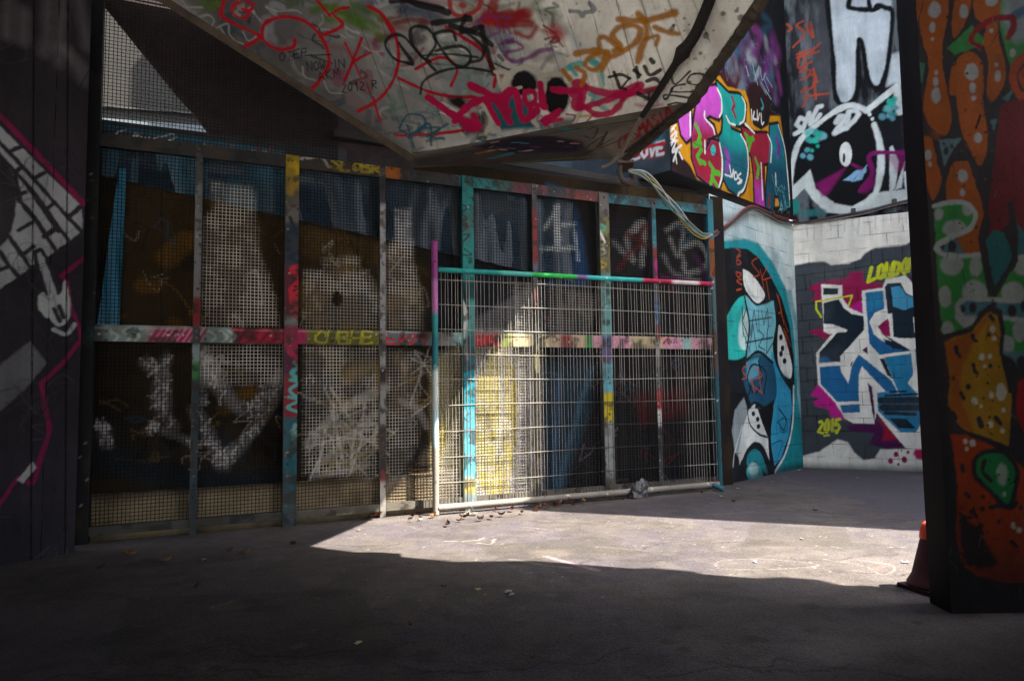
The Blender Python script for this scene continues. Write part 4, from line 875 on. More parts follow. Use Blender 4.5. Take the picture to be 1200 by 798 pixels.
    L.stroke([(640,157),(751,140)], .02, '#1b1918', a=.9, smooth=False); L.stroke([(751,141),(735,160),(672,186)], .018, '#1b1918', a=.8); L.stroke([(688,152),(700,150),(695,162),(685,160)], .02, '#4a2c22')
    L.text('CRSMASIA', (727,176), (62,-42), (-3,-12), .028, '#9a1a22', gap=.12); L.stroke([(760,146),(800,126)], .06, '#9a5060', soft=.06, a=.5)
    for P in [[(688,172),(706,160)],[(700,172),(712,154),(704,170)],[(690,178),(720,162)]]: L.stroke(P, .02, bk, a=.85)
    L.stroke([(812,119),(735,178)], .10, '#2f2a26', soft=.05, a=.9, smooth=False)
    L.build('landing_soffit', M_HULL, root)
    # chipped lip along the free edge
    R0 = C1+CD*Rt[0]+CW*Rt[1]; F1 = C1+CD*far[1][0]+CT*far[1][1]
    def lip(P, n0):
        P = np.array(P); bm = bmesh.new(); N_ = 60; rows = []
        for k in range(N_+1):
            t = k/N_*(len(P)-1); i = min(int(t), len(P)-2); c = P[i]+(P[i+1]-P[i])*(t-i); d = unit(P[i+1]-P[i]); nn = unit(n0[i]); s_ = unit(np.cross(d, nn))
            w = .034*(1+.25*rng.normal()*.5); h = .026*(1+.3*rng.normal()*.5)
            rows.append([bm.verts.new(Vector(c+s_*a*w+nn*b*h)) for a, b in [(-1, -.6), (-.9, .7), (0, 1.0), (.8, .6), (1.0, -.6)]])
        for a, b in zip(rows[:-1], rows[1:]):
            for j in range(4): bm.faces.new((a[j], a[j+1], b[j+1], b[j]))
            bm.faces.new((a[4], a[0], b[0], b[4]))
        bm.faces.new(rows[0]); bm.faces.new(rows[-1][::-1]); bmesh.ops.recalc_face_normals(bm, faces=bm.faces)
        return from_bm('edge_lip', bm, plain('chipped_edge', '#3a332d', .85, lo=.5, hi=1.5, scale=14, bump=.6), root)
    lip([R0, C2, F1], [HN, -UP])
    E0, E1 = C1+CD*q[0][0]+CW*q[0][1], C1+CD*Lt[0]+CW*Lt[1]; ed = unit(E1-E0); eo = unit(np.cross(ed, HN)); eo = eo if eo@CD < 0 else -eo
    prism('side_edge', [E0-ed*.02+HN*.015, E0-ed*.02+eo*.055+HN*.015, E1+eo*.055+HN*.015, E1+HN*.015], -HN*.225, plain('side_edge_dirty', '#4d423b', .9, lo=.45, hi=1.35, scale=7, bump=.5), root)
    # stepped top of the flight, never seen from below but it carries the light and shade
    bm = bmesh.new()
    w0, w1 = .05, (C2-C1)@CD-.05
    for k in range(8):
        v = .1+k*.2; a = C1+CD*(w0-(k*.07))+CW*v-HN*.21; b = C1+CD*(w1-.1-k*.05)+CW*v-HN*.21
        pr = [a, b, b+CT*.2+UP*.02, a+CT*.2+UP*.02]
        lo_ = [bm.verts.new(Vector(x)) for x in pr]; hi_ = [bm.verts.new(Vector((x[0], x[1], a[2]+.15))) for x in pr]
        bm.faces.new(lo_[::-1]); bm.faces.new(hi_)
        for i in range(4): bm.faces.new((lo_[i], lo_[(i+1) % 4], hi_[(i+1) % 4], hi_[i]))
    bmesh.ops.recalc_face_normals(bm, faces=bm.faces); from_bm('steps', bm, plain('step_concrete', '#6f6a63'), root)
stair()

# ------------------------------------------------------------------ unseen deck, walls, building and paving added to shape the light; block behind
def surroundings():
    w_ = prism('light_lintel', [(-11, -6, 2.5), (4.5, -6, 2.5), (4.5, -5.6, 2.5), (-11, -5.6, 2.5)], (0, 0, 2.53), plain('back_concrete', '#353140')); props(w_, 'unseen lintel added behind the viewer to limit the light coming in', 'lintel')  # added out of view; leaves only low light from behind
    pv = box_obj('bounce_ground', (-40, -70, -.05), (40, -6.4, .004), plain('pale_bounce', '#cdc7bc', .8)); pv['kind'] = 'structure'  # unseen pale sheet added to bounce sunlight onto the stair underside
    w_ = prism('side_sky_blocker', [(3.72, -5.55, 0), (3.98, -5.55, 0), (3.98, 3.4, 0), (3.72, 3.4, 0)], (0, 0, 5.03), plain('side_concrete', '#353140')); props(w_, 'unseen wall added on the right of the viewer to block sky light', 'wall')  # added out of view to keep the foreground and pillar dark
    w_ = prism('end_sky_blocker', [(-11, -5.6, 0), (-10.6, -5.6, 0), (-10.6, 1.5, 0), (-11, 1.5, 0)], (0, 0, 5), plain('end_concrete', '#353140')); props(w_, 'unseen wall added on the far left to block sky light', 'wall')  # added out of view to close off sky from the left

    H = 5.05
    def up(p, z=H): p = np.asarray(p, float); t = (z-p[2])/(-SUND[2]); return p-SUND*t
    G = [onz(*q) for q in [(430,612),(365,640),(402,645),(480,653),(560,660),(640,668),(690,672),(716,673),(760,670),(800,668),(816,670),(838,678),(860,686),(900,682),(960,679),(985,685),(1012,694),(1030,698),(1046,700)]]
    P = [up(g) for g in G]
    top = C1+CD*1.0+CW*2.3
    F1, F2 = up(onpl(440, 603, FA, FN)), up(onpl(632, 340, FA, FN))
    edge = [np.array((1.75, 8.0, H)), F2, F1]+P+[np.array((6.45, 0, H)), np.array((6.45, -6, H)), np.array((-11, -6, H)), np.array((-11, 2.2, H)), FA+FD*-3.5+FN*.16+UP*H, FA+FD*3.6+FN*.16+UP*H]
    o = prism('shadow_deck', edge, (0, 0, .35), plain('deck_concrete', '#3c3a42'))  # added deck, its outline projected back from the wanted shadow edges
    props(o, 'unseen deck added above the viewer, outlined to cast the shadow edges', 'deck')
    # unseen building added so its corner throws the upright shadow edge on the fence
    g1, g2 = onz(640, 599), onz(1080, 622); K = g2-np.array([LIGHT[0], LIGHT[1], 0])*3.0
    w_ = prism('sun_blocker', [(3.74, 3.41, 0), (3.96, 3.41, 0), (3.96, 3.9, 0), (3.74, 3.9, 0)], (0, 0, 2.8), plain('low_concrete', '#353140')); props(w_, 'unseen wall stub added to keep stray sun off the right hand pillar', 'wall')  # stub added out of view to block sun from the pillar face
    root = empty('shadow_building', K, 'unseen brick building added right of the yard to cast the upright shadow edge', 'building')
    far = B0+BD*3.4; m_bk = plain('pale_brick', '#8a7f72')
    prism('wall', [K, K+np.array([.35, -.05, 0]), far+np.array([.5, .1, 0]), far+np.array([.0, 0, 0])], (0, 0, 10.5), m_bk, root)
    K2 = K+np.array([.12, .32, 0])
    prism('shadow_top', [K2, K2+np.array([.35, -.05, 0]), far+np.array([.5, .1, 0]), far+np.array([.0, 0, 0])], (0, 0, 4.6), m_bk, root).location.z += 10.5  # set back to shift the cast shadow edge along the fence
    # pale block far behind the top left opening
    root = empty('far_building', (-9, 16, 0), 'pale beige block wall with a light ledge, seen through the mesh at top left', 'building')
    nB = np.array([0.25, -.97, 0]); eB = np.array([.97, .25, 0]); c = np.array([-9.0, 15.0, 0])
    W = Slab(c-eB*6+UP*0, eB, UP, 14, 12.5, .06, .4, '#25231f'); W.mottle(.5, 0, 0, '#1f1d1a', .5, seed=121)
    W.build('wall', paint_mat('beige_block', 'brick', .8, bw=.6, bh=.3), root)
    prism('shade_block', [(-3.6, 13.2, 0), (.5, 12.6, 0), (.9, 16, 0), (-3.0, 16.5, 0)], (0, 0, 17), plain('shade_block_wall', '#4d453a'), root)  # tall block added out of view to shade the far wall
    zl = lambda py: CAM_H+(455-py)/800*14.2
    box_obj('ledge', (-6, -.35, zl(131)), (8, 0, zl(112)), plain('ledge_paint', '#454e53'), root, (c, eB, -nB, UP))
    box_obj('drain_band', (-6, -.1, zl(92)), (8, 0, zl(90)), plain('dark_band', '#2a2724'), root, (c, eB, -nB, UP))
surroundings()
# ------------------------------------------------------------------ things behind the mesh fence
def fence_pt(s, z, off=0.0): return FA+FD*s+UP*z+FN*off-UP*FA[2]
def hoarding():
    S = Slab(fence_pt(-2.6, .0, -.12), FD, UP, 8.2, 3.88, .0125, .06, '#231a12')
    S.mottle(1.2, 0, 0, '#2e2414', .7, seed=131); S.mottle(2.6, 0, 0, '#110f10', .6, thr=.55, seed=133)
    S.z(0, 0, 1)
    S.poly([(143,200),(335,258),(505,298),(505,390),(140,390)], '#3a2c16', .15, .7); S.poly([(345,262),(480,292),(500,320),(350,300)], '#4e3c1c', .1, .8)
    for k in range(60):
        px, py = rng.uniform(140, 520), rng.uniform(220, 540)
        S.stroke([(px,py),(px+rng.uniform(5,30),py+rng.uniform(-25,25))], rng.uniform(.05,.2), ['#5c430f','#15130f','#6a4c12','#1d2430','#2c2118','#0e0e10'][k % 6], soft=.05, a=.6)
    S.poly([(350,395),(500,395),(500,540),(350,560)], '#2a2416', .1, .6)
    sv = '#a6a4a6'
    for P, w in [([(170,425),(190,440),(195,475)],.12),([(195,420),(185,470),(205,500)],.1),([(235,410),(255,450),(290,480),(330,440)],.16),([(330,445),(300,500),(258,545)],.14),([(228,480),(250,520),(262,548)],.13),([(180,500),(230,520)],.08),([(240,420),(235,470)],.1),([(120,500),(125,520)],.1)]:
        S.stroke(P, w*.8, '#7a787c', soft=.06, a=.75)
        Q = smooth_pts(P, 10)
        for k in range(34):
            c = Q[rng.integers(len(Q))]+rng.normal(size=2)*w*17; an = rng.uniform(0, pi); l_ = rng.uniform(3, 11)
            S.stroke([(c[0]-l_*cos(an),c[1]-l_*sin(an)),(c[0]+rng.normal()*2,c[1]+rng.normal()*2),(c[0]+l_*cos(an),c[1]+l_*sin(an))], rng.uniform(.008,.022), ['#c2c0c2','#8d8b90','#d0cec8','#3a393e'][k % 4], soft=.01, a=.85)
    for P, w, a in [([(362,520),(400,480),(450,455)],.2,.75),([(380,540),(420,500),(450,480)],.12,.6),([(470,470),(490,480),(500,500)],.14,.5),([(365,560),(430,545)],.1,.5)]: S.stroke(P, w*.5, '#a39e96', soft=.04, a=a); [S.stroke([(P[0][0]+rng.uniform(-6,80),P[0][1]-rng.uniform(-20,60)),(P[0][0]+rng.uniform(0,90),P[0][1]-rng.uniform(0,70))], rng.uniform(.01,.03), ['#c9c5bc','#5c5648','#8a7a50'][q_ % 3], soft=.012, a=.7) for q_ in range(22)]
    S.stroke([(410,440),(440,430),(445,450)], .14, '#7a5c14', soft=.1, a=.7); S.stroke([(468,420),(480,445)], .1, '#7a5c14', soft=.08, a=.6)
    S.poly([(100,520),(230,545),(330,555),(330,570),(100,560)], '#141a20', .1, .8)
    S.stroke([(120,530),(220,565),(330,560)], .16, '#15202a', soft=.1, a=.7)
    # right half
    S.poly([(505,225),(850,260),(850,600),(640,620),(520,620)], '#15161b', .1, .8)
    S.poly([(505,420),(545,400),(560,500),(545,600),(505,610)], '#a89c78', .08)
    S.poly([(545,380),(632,330),(638,600),(548,610)], '#b9b4b8', .06)  # art inside the sun wedge painted lighter to strengthen the sunlight
    S.poly([(560,440),(578,405),(598,420),(606,470),(600,550),(583,590),(562,570),(552,500)], '#b5a54c', .04)
    for P, w, c in [([(520,500),(528,540),(540,570)],.12,'#c0ae4c'),([(572,430),(566,500),(576,570)],.1,'#b5a860'),([(598,430),(604,480),(590,580)],.1,'#b8a23e'),([(585,400),(588,480),(582,540)],.06,'#c9c4b8'),([(612,390),(615,470),(606,590)],.1,'#a49cab'),([(626,380),(628,590)],.1,'#8f8fa6'),([(560,410),(585,385),(612,380)],.12,'#b9b2a8'),([(575,590),(620,594)],.1,'#8f8140'),([(548,430),(556,480),(550,560)],.05,'#3d4a58'),([(592,500),(578,560)],.03,'#4a3c14'),([(570,480),(580,520)],.03,'#4a3c14')]:
        S.stroke(P, w, c, soft=.05, a=.85)
    S.scribbles([(550,400),(630,590)], 90, ['#2a2620', '#5c5020', '#d0cabc', '#6e6a80', '#c4b860', '#57564e'], (.01, .03), .2, .7)
    S.poly([(634,405),(705,408),(698,470),(672,540),(660,600),(638,610)], '#14303f', .06); S.stroke([(695,430),(672,500),(650,590)], .08, '#275068', soft=.05); S.stroke([(690,420),(640,415)], .2, '#121e2c', soft=.1); S.stroke([(655,440),(650,560)], .06, '#274d70', soft=.06)
    S.poly([(740,462),(805,455),(806,485),(752,500)], '#4c1418', .12, .8); S.stroke([(700,560),(830,545)], .2, '#101014', soft=.1)
    S.poly([(510,305),(640,330),(660,390),(505,390)], '#18202a', .15, .8)
    S.poly([(640,215),(672,225),(694,335),(640,335)], '#1d3a5c', .08)
    for x in (190, 262, 300, 395, 420, 480, 592, 668, 735, 800): S.stroke([(x,150),(x-2,620)], .012, '#0c0b0b', soft=.008, a=.85, smooth=False)
    S.scribbles([(130,260),(500,560)], 120, ['#0e0d0d','#6b5220','#8a8074','#2b3a4a','#54431c','#9c9488','#1a1a1c'], (.006,.022), .18, .8)
    S.scribbles([(640,330),(835,590)], 70, ['#0c0d10','#2b4a6a','#5c1a20','#4a4a50','#6a5a6a'], (.006,.02), .18, .7)
    S.c = S.c*(1+.45*np.exp(-S.c.max(1)*7))[:, None]
    o = S.build('hoarding', M_CONC); props(o, 'painted hoarding behind the mesh, brown and silver left, yellow and blue right', 'hoarding')
    # navy tarpaulin hung along the top
    tp = Paint(fence_pt(-2.6, 0, -.065), FD, UP, np.zeros(1), np.zeros(1), '#000000')
    Q = tp.uv([(119,206), (672,330), (672,228), (119,166)])
    T = Slab(fence_pt(-2.6, 0, -.065), FD, UP, 6.5, 1.0, .016, .008, '#22394d', quad=Q)
    T.z(0, 0, 1); T.poly([(100,150),(230,165),(330,180),(345,270),(100,230)], '#1f5a74', .5); T.mottle(2, 0, 0, '#182736', .5, seed=141)
    f = .014*np.sin(T.U*9+2*fbm(T.U*1.5, T.V*.4, 3)*6)+.03*(fbm(T.U*2.2, T.V*1.1, 4)-.5)+.006*np.sin(T.U*31+fbm(T.U, T.V, 2)*9)
    m_tarp = paint_mat('tarpaulin_sheet', 'concrete', .45, bump=.15, spec=.5)
    o = T.build('tarpaulin', m_tarp, relief=f); props(o, 'navy blue tarpaulin hanging in folds along the top of the mesh fence', 'tarpaulin')
    Q = tp.uv([(112,395), (139,395), (148,198), (139,198)])
    T = Slab(fence_pt(-2.6, 0, -.07), FD, UP, .3, 2.0, .014, .01, '#227ba2', quad=Q)
    f = .01*np.sin(T.U*40+3*T.V)+.02*(fbm(T.U*6, T.V*2, 3)-.5)
    o = T.build('tarpaulin', m_tarp, relief=f); props(o, 'narrow bright blue strip of tarpaulin hanging behind the left end of the fence', 'tarpaulin')
    # plinth
    P = Slab(fence_pt(-2.6, -.02, -.04), FD, UP, 4.42, .43, .015, .065, '#8a7a62'); P.mottle(2.5, 0, 0, '#5c5040', .6, seed=151); P.mottle(8, 0, 0, '#a39478', .3, seed=152)
    P.stroke(None, .06, '#2c2620', uv=[(0,.42),(4.4,.42)], soft=.06, a=.7, smooth=False); P.stroke(None, .08, '#2c2620', uv=[(0,.02),(4.4,.02)], soft=.08, a=.7, smooth=False)
    o = P.build('plinth', M_CONC); props(o, 'low cream coloured concrete plinth along the foot of the fence', 'plinth')
    # beam with a grey tag at the top left
    B = Slab(fence_pt(-2.6, 3.6, -.012), FD, UP, 3.1, .24, .008, .03, '#34363c'); B.mottle(3, 0, 0, '#43454d', .5, seed=161)
    B.z(90, 140, 2.85)
    for P_ in [[(165,35),(135,45),(130,60),(160,62),(140,82)],[(165,82),(178,70),(168,65),(165,78),(182,78)],[(186,80),(192,55),(200,80)],[(196,45),(206,80)],[(184,60),(210,52)],[(214,60),(216,82)],[(222,80),(228,62),(240,80),(242,60)],[(275,58),(258,66),(255,84),(272,92),(310,70),(330,62),(318,50),(280,60)]]:
        B.stroke(P_, .017, '#c4c6ca', a=.9)
    B.dot(342, 92, 4, 4, '#8d8f94'); B.dot(358, 95, 4, 4, '#8d8f94'); B.z(0, 0, 1)
    B.stroke([(120,148),(330,180)], .05, '#2f6f8c', soft=.05, a=.7)
    for k in range(30): B.stroke([(240+k*3.5,172+k*.4+rng.normal()*3),(244+k*3.5,176+k*.4+rng.normal()*3)], .03, ['#a0a29c','#8a6a1c','#7a3a1c','#2a6a7a'][k % 4], a=.6)
    o = B.build('timber_beam', M_CONC); props(o, 'dark beam with a grey scrawled tag above the left end of the fence', 'beam')
    # dark boarded side of the stair seen through the mesh
    tp = [onpl(x, y, fence_pt(0, 0, -.015), FN) for x, y in [(84,-40),(205,-40),(215,0),(483,181),(486,203),(440,196),(330,186),(250,165),(226,133),(207,113),(124,10)]]
    root = empty('side_board', fence_pt(0, 3.6, -.05), 'dark reddish triangular boarded side under the stair flight', 'boarding')
    prism('board', tp, -FN*.02, plain('dark_board', '#30282b', .9, lo=.6, hi=1.2), root)
    o = prism('concrete_slab', [fence_pt(.35, 3.93, .12), fence_pt(5.35, 3.93, -.3), fence_pt(5.35, 3.93, -3), fence_pt(.35, 3.93, -3)], (0, 0, .08), plain('slab_concrete', '#232224'))
    props(o, 'dark slab over the space behind the fence', 'slab')
hoarding()

# ------------------------------------------------------------------ mesh fence
def fence():
    root = empty('mesh_fence', fence_pt(0, 0, 0), 'tall steel framed wire mesh fence with paint splashed posts and rails', 'fence')
    def bar(name, s0, s1, z0, z1, base, paint=None, off=.03, dep=.05, res=.009):
        S = Slab(fence_pt(s0, z0, off), FD, UP, s1-s0, z1-z0, res, dep, base); S.z(0, 0, 1)
        S.mottle(6, 0, 0, '#3a3836', .35, thr=.58, seed=int(abs(s0*100))+200)
        if paint: paint(S)
        S.c *= .68; S.mottle(11, 0, 0, '#1d1b1a', .75, thr=.6, sharp=9, seed=int(abs(s1*77))+400); S.mottle(5, 0, 0, '#3c322a', .5, thr=.6, seed=int(abs(s1*31))+300)
        S.spatter([(40,150),(900,620)], 0, '#000000')
        return S.build(name, M_STEEL, root)
    # rails
    def mid(S):
        seg = [(100,125,'#4e5357'),(120,175,'#8fa6a8'),(170,240,'#a79aa2'),(235,275,'#86a8aa'),(270,335,'#9c1d38'),(330,360,'#b01a5c'),(358,445,'#6d6a24'),(445,505,'#5a7b80'),
               (505,535,'#8a8a86'),(530,556,'#7fb0b0'),(552,590,'#a8262c'),(584,602,'#8fa030'),(598,645,'#d0c49a'),(640,688,'#c0a488'),(655,668,'#8c2020'),(684,695,'#1f8a35'),(693,742,'#cf8fa6'),(738,778,'#cdb98a'),(774,800,'#c98ea2'),(798,812,'#8fc0bc'),(808,845,'#d08fa2')]
        for a, b, c in seg: S.poly([(a,370),(b,370),(b+4,415),(a+3,415)], c, .05)
        for k in range(9): S.stroke([(176+k*7,400),(186+k*7,386)], .03, '#b3155f')
        for k in range(9): S.stroke([(276+k*7,402),(290+k*7,386)], .025, '#b81848' if k % 2 else '#7c1030')
        for x in (130,145,155,245,258,268): S.stroke([(x,388),(x+8,394),(x+2,402)], .025, '#c5d2d0')
        S.stroke([(340,386),(352,404)], .08, '#c31d66')
        S.text('CUBHE', (368,403), (70,0), (2,-15), .022, '#c3c41a', gap=.1); S.text('ERM', (450,404), (50,0), (2,-15), .028, '#c9203c', gap=.1)
        S.stroke([(448,388),(498,390)], .02, '#a8c4c4'); S.stroke([(630,400),(645,392)], .05, '#2a2420', a=.8); S.stroke([(770,396),(785,392),(778,402)], .03, '#b01c20')
        S.stroke([(100,384),(845,396)], .015, '#d8d4cc', a=.3)
        S.spatter([(110,385),(840,405)], 60, '#d8d5cc'); S.spatter([(110,385),(840,405)], 60, '#1e1c1c')
    bar('middle_rail', -1.74, 5.24, 1.785, 1.935, '#6f6d6a', mid, off=.034)
    def top(S):
        S.poly([(330,180),(480,185),(480,215),(330,215)], '#3a3833', .1)
        S.text('SLOBR', (388,198), (60,6), (1,-11), .026, '#b3a012', gap=.1); S.stroke([(345,188),(375,184),(385,196)], .03, '#b4b2ac'); S.stroke([(430,192),(452,194)], .03, '#a9a8a2')
        S.poly([(444,185),(470,188),(470,212),(446,208)], '#b0601a', .06, .9); S.poly([(540,205),(600,212),(600,226),(540,222)], '#1d8580', .08, .9); S.poly([(600,212),(640,216),(640,232),(600,230)], '#7c3a44', .08, .8); S.poly([(664,222),(700,226),(700,244),(664,240)], '#8c3028', .06, .8)
        S.poly([(705,228),(845,245),(845,265),(705,250)], '#2b7a86', .1, .8); S.spatter([(340,180),(840,260)], 70, '#121214'); S.spatter([(340,180),(840,260)], 40, '#b9b6ae')
        for k in range(40): S.stroke([(480+k*9,200+k*1.1),(484+k*9,206+k*1.1)], .012, '#16161a', a=.7)
    bar('top_rail', -1.74, 5.24, 3.575, 3.70, '#35373a', top, off=.034)
    def bot(S):
        S.poly([(345,590),(850,560),(850,600),(345,630)], '#6b675f', .1); S.stroke([(420,607),(432,604)], .06, '#a8622a', a=.8); S.stroke([(395,606),(410,604)], .05, '#b8b2a0'); S.spatter([(120,570),(840,630)], 60, '#2a2522')
        S.stroke([(425,603),(440,603)], .05, '#a8722a')
    bar('bottom_rail', -1.74, 5.24, .065, .145, '#4e4c4a', bot, off=.034)
    # posts: painted in bands (photo heights)
    def bands(px, w, bl, text=None):
        def fn(S):
            for y0, y1, c in bl: S.poly([(px-w,y0),(px+w,y0),(px+w,y1),(px-w,y1)], c, .06)
            if text: text(S)
            S.spatter([(px-w,200),(px+w,600)], 40, '#1b1a1b', (.004,.015)); S.spatter([(px-w,200),(px+w,600)], 25, '#c5c2ba', (.003,.01))
        return fn
    def t345(S):
        S.stroke([(338,190),(350,200),(340,225)], .08, '#c0a018'); S.stroke([(340,255),(352,290),(340,300),(352,310)], .03, '#1f2a3c'); S.stroke([(342,320),(352,330),(340,340),(350,355)], .04, '#c0203a')
        for y in (312,326,340,352,364): S.stroke([(352+rng.normal()*2,y),(341,y+4+rng.normal()*3),(349+rng.normal()*2,y+11)], rng.uniform(.02,.045), '#c9203e')
        for y in (425,445,465): S.stroke([(340+rng.normal()*2,y),(351,y+5+rng.normal()*3),(341+rng.normal()*2,y+12),(350,y+20+rng.normal()*3)], rng.uniform(.02,.045), '#5ab4b4')
        S.stroke([(338,410),(352,425)], .05, '#c01c58'); S.stroke([(345,495),(340,540),(350,585)], .06, '#1f5a68'); S.dot(346, 508, 5, 12, '#7fb0ae', .02); S.stroke([(352,500),(353,600)], .02, '#b9b6ae')
    bar('post', -.118, .012, .0, 3.7, '#45525c', bands(346, 14, [(150,180,'#4c4a44'),(180,225,'#9b8420'),(225,262,'#6f6b66'),(262,312,'#2c3a4c'),(312,372,'#5c2530'),(372,382,'#8d9a9c'),(382,410,'#b01a56'),(410,440,'#5c2040'),(440,490,'#8a2434'),(490,600,'#2c6673')], t345), off=.05, dep=.09)
    def t545(S):
        for y in (240,250,262,275,290): S.stroke([(541+rng.normal()*2,y),(548+rng.normal()*2,y+4+rng.normal()*3),(542,y+9)], rng.uniform(.012,.024), '#13383a')
        S.dot(545, 264, 3.5, 3.5, '#101314'); S.stroke([(540,330),(545,350),(549,372)], .05, '#0f1f24'); S.stroke([(541,352),(546,370),(543,395)], .05, '#d2d4d0'); S.stroke([(545,405),(547,420)], .05, '#b9c0c0')
    bar('post', 1.763, 1.897, .0, 3.7, '#1f8a88', bands(545, 14, [(200,330,'#1d8582'),(330,352,'#13484c'),(352,395,'#4f9c9c'),(395,430,'#1f6f80'),(430,480,'#1d90a6'),(480,590,'#5fb6cc'),(560,580,'#c0b060'),(580,610,'#8a9aa0')], t545), off=.05, dep=.09)
    def t705(S):
        for y in (262,275,290,305): S.stroke([(699,y),(710,y+5),(700,y+11)], .03, ['#2a9a94','#c0b020','#c9c6bc','#1b1b1e'][(y//5) % 4])
        S.stroke([(698,262),(711,288)], .03, '#d5d3cc'); S.dot(706, 440, 5, 9, '#2a90a6', .03); S.stroke([(703,520),(710,545)], .03, '#20262a')
    bar('post', 3.538, 3.672, .0, 3.7, '#77756f', bands(705, 14, [(225,255,'#6a6460'),(255,320,'#7a7440'),(320,395,'#5f9a98'),(395,408,'#3a4a8a'),(408,425,'#6a5a9a'),(425,460,'#5aa6b6'),(460,495,'#c6b21c'),(495,560,'#8f9494'),(560,590,'#5e5a52')], t705), off=.05, dep=.09)
    bar('post', -.94, -.878, .0, 3.7, '#4b5157', bands(230, 7, [(180,290,'#4a4d52'),(215,350,'#7c7c80'),(350,382,'#8a1c2a'),(405,425,'#8fa2a4'),(425,445,'#3a8a4a'),(445,620,'#33444e')]), off=.042, dep=.07)
    bar('post', .84, .90, .0, 3.7, '#7a7876', bands(449, 7, [(205,240,'#3a3a3c'),(240,390,'#a3a2a4'),(410,500,'#8b8a88'),(430,450,'#2a2626'),(500,560,'#4c4644'),(550,570,'#7a3a3e'),(565,600,'#b9b6b0')]), off=.042, dep=.07)
    bar('post', 2.63, 2.69, .0, 3.7, '#6b6862', bands(627, 7, [(225,245,'#5c5a58'),(245,310,'#8a2a2a'),(310,330,'#5a6a8a'),(340,360,'#9a3a40'),(360,380,'#1a1a1c'),(405,440,'#c6bf8a'),(440,600,'#6c675d')]), off=.042, dep=.07)
    bar('post', 4.31, 4.37, .0, 3.7, '#575a60', bands(770, 7, [(245,290,'#2f7a86'),(290,305,'#7a2a26'),(305,330,'#b02a7a'),(350,380,'#2a6a9a'),(380,396,'#b01c20'),(400,430,'#9a9894'),(455,480,'#b81a20'),(480,500,'#c6c4c0'),(500,590,'#4c5058')]), off=.042, dep=.07)
    bar('post', 5.2, 5.29, .0, 3.78, '#2c6a78', bands(833, 7, [(240,280,'#2d7a88'),(280,330,'#8a4a20'),(330,420,'#3a3a40'),(420,580,'#2a5a68')]), off=.042, dep=.08)
    bar('post', -1.88, -1.74, .0, 5.9, '#232529', bands(112, 12, [(150,640,'#22262a'),(386,402,'#2c565c')]), off=.05, dep=.1, res=.02)
    m_bolt = plain('bolt_steel', '#4a4642', .55)
    for sx in (-.91, -.05, .87, 1.83, 2.66, 3.61, 4.34):
        for zz in (1.83, 1.89, 3.64): box_obj('bolt', (-.011, -.012, -.011), (.011, .012, .011), m_bolt, root, (fence_pt(sx+rng.normal()*.006, zz, .058), FD, FN, UP), .005)
    # wire mesh panels
    xs = [-1.74, -.94, -.878, -.125, .02, .84, .90, 1.755, 1.905, 2.63, 2.69, 3.53, 3.685, 4.31, 4.37, 5.2]
    cells = [(xs[i], xs[i+1], z0, z1) for i in range(0, 16, 2) for z0, z1 in ((.13, 1.795), (1.925, 3.585))]+[(-1.74, .4, 3.69, 5.75)]
    def grid(s0, s1, z0, z1, pitch, r):
        vs_ = np.arange(s0+pitch*.4, s1, pitch); hs = np.arange(z0+pitch*.3, z1, pitch); V = []; Q = []; n = 0
        for s in vs_:
            zz = np.linspace(z0-.01, z1+.01, int((z1-z0)/.034)+2); jit = rng.normal()*.0012
            for ds, dn in ((-r, .0), (0, r), (r, 0), (0, -r)): V.append(np.c_[np.full(len(zz), s+ds+jit), zz, np.full(len(zz), .003+dn)])
            k = np.arange(len(zz)-1)
            for a in range(4): b = (a+1) % 4; Q.append(np.c_[n+a*len(zz)+k, n+b*len(zz)+k, n+b*len(zz)+k+1, n+a*len(zz)+k+1])
            n += 4*len(zz)
        for z in hs:
            ss = np.linspace(s0-.01, s1+.01, int((s1-s0)/.034)+2); jit = rng.normal()*.0012
            for dz, dn in ((-r, .0), (0, r), (r, 0), (0, -r)): V.append(np.c_[ss, np.full(len(ss), z+dz+jit), np.full(len(ss), -.003+dn)])
            k = np.arange(len(ss)-1)
            for a in range(4): b = (a+1) % 4; Q.append(np.c_[n+a*len(ss)+k, n+b*len(ss)+k, n+b*len(ss)+k+1, n+a*len(ss)+k+1])
            n += 4*len(ss)
        return np.vstack(V), np.vstack(Q)
    Vs, Qs = zip(*[grid(*c, .0335, .0031) for c in cells]); cnt = np.cumsum([0]+[len(v) for v in Vs]); A = np.vstack(Vs)
    M = Paint(fence_pt(0, 0, 0), FD, UP, A[:, 0], A[:, 1], '#232222'); M.jit = .02
    sil = '#e2ded8'
    for P, a in [([(248,213),(298,222),(303,290),(322,350),(326,383),(238,383),(238,262),(250,240)],.85),([(357,318),(432,318),(446,345),(446,388),(356,388)],.9),([(378,304),(420,300),(422,312),(380,314)],.7),([(463,246),(480,246),(485,310),(496,345),(496,388),(452,388),(454,290),(463,280)],.9),
                 ([(233,404),(332,404),(332,450),(233,450)],.95),([(356,406),(446,406),(446,562),(356,555)],.85),([(453,408),(493,412),(490,520),(470,560),(453,575)],.65),
                 ([(600,330),(632,335),(634,610),(604,610),(608,420)],.6),([(505,560),(560,430),(600,400),(600,610),(505,610)],.42),([(640,335),(700,345),(690,400),(640,400)],.25)]:  # wedge shaped patches also lighten the wires where the sun falls
        M.mask = np.clip((fbm(A[:, 0]*5+7, A[:, 1]*5+3, 4)-.34)*5, .5, 1); M.poly(P, sil, .06, a)
    M.mask = None
    M.poly([(120,405),(228,405),(228,620),(120,630)], '#26282a', .1, .7)
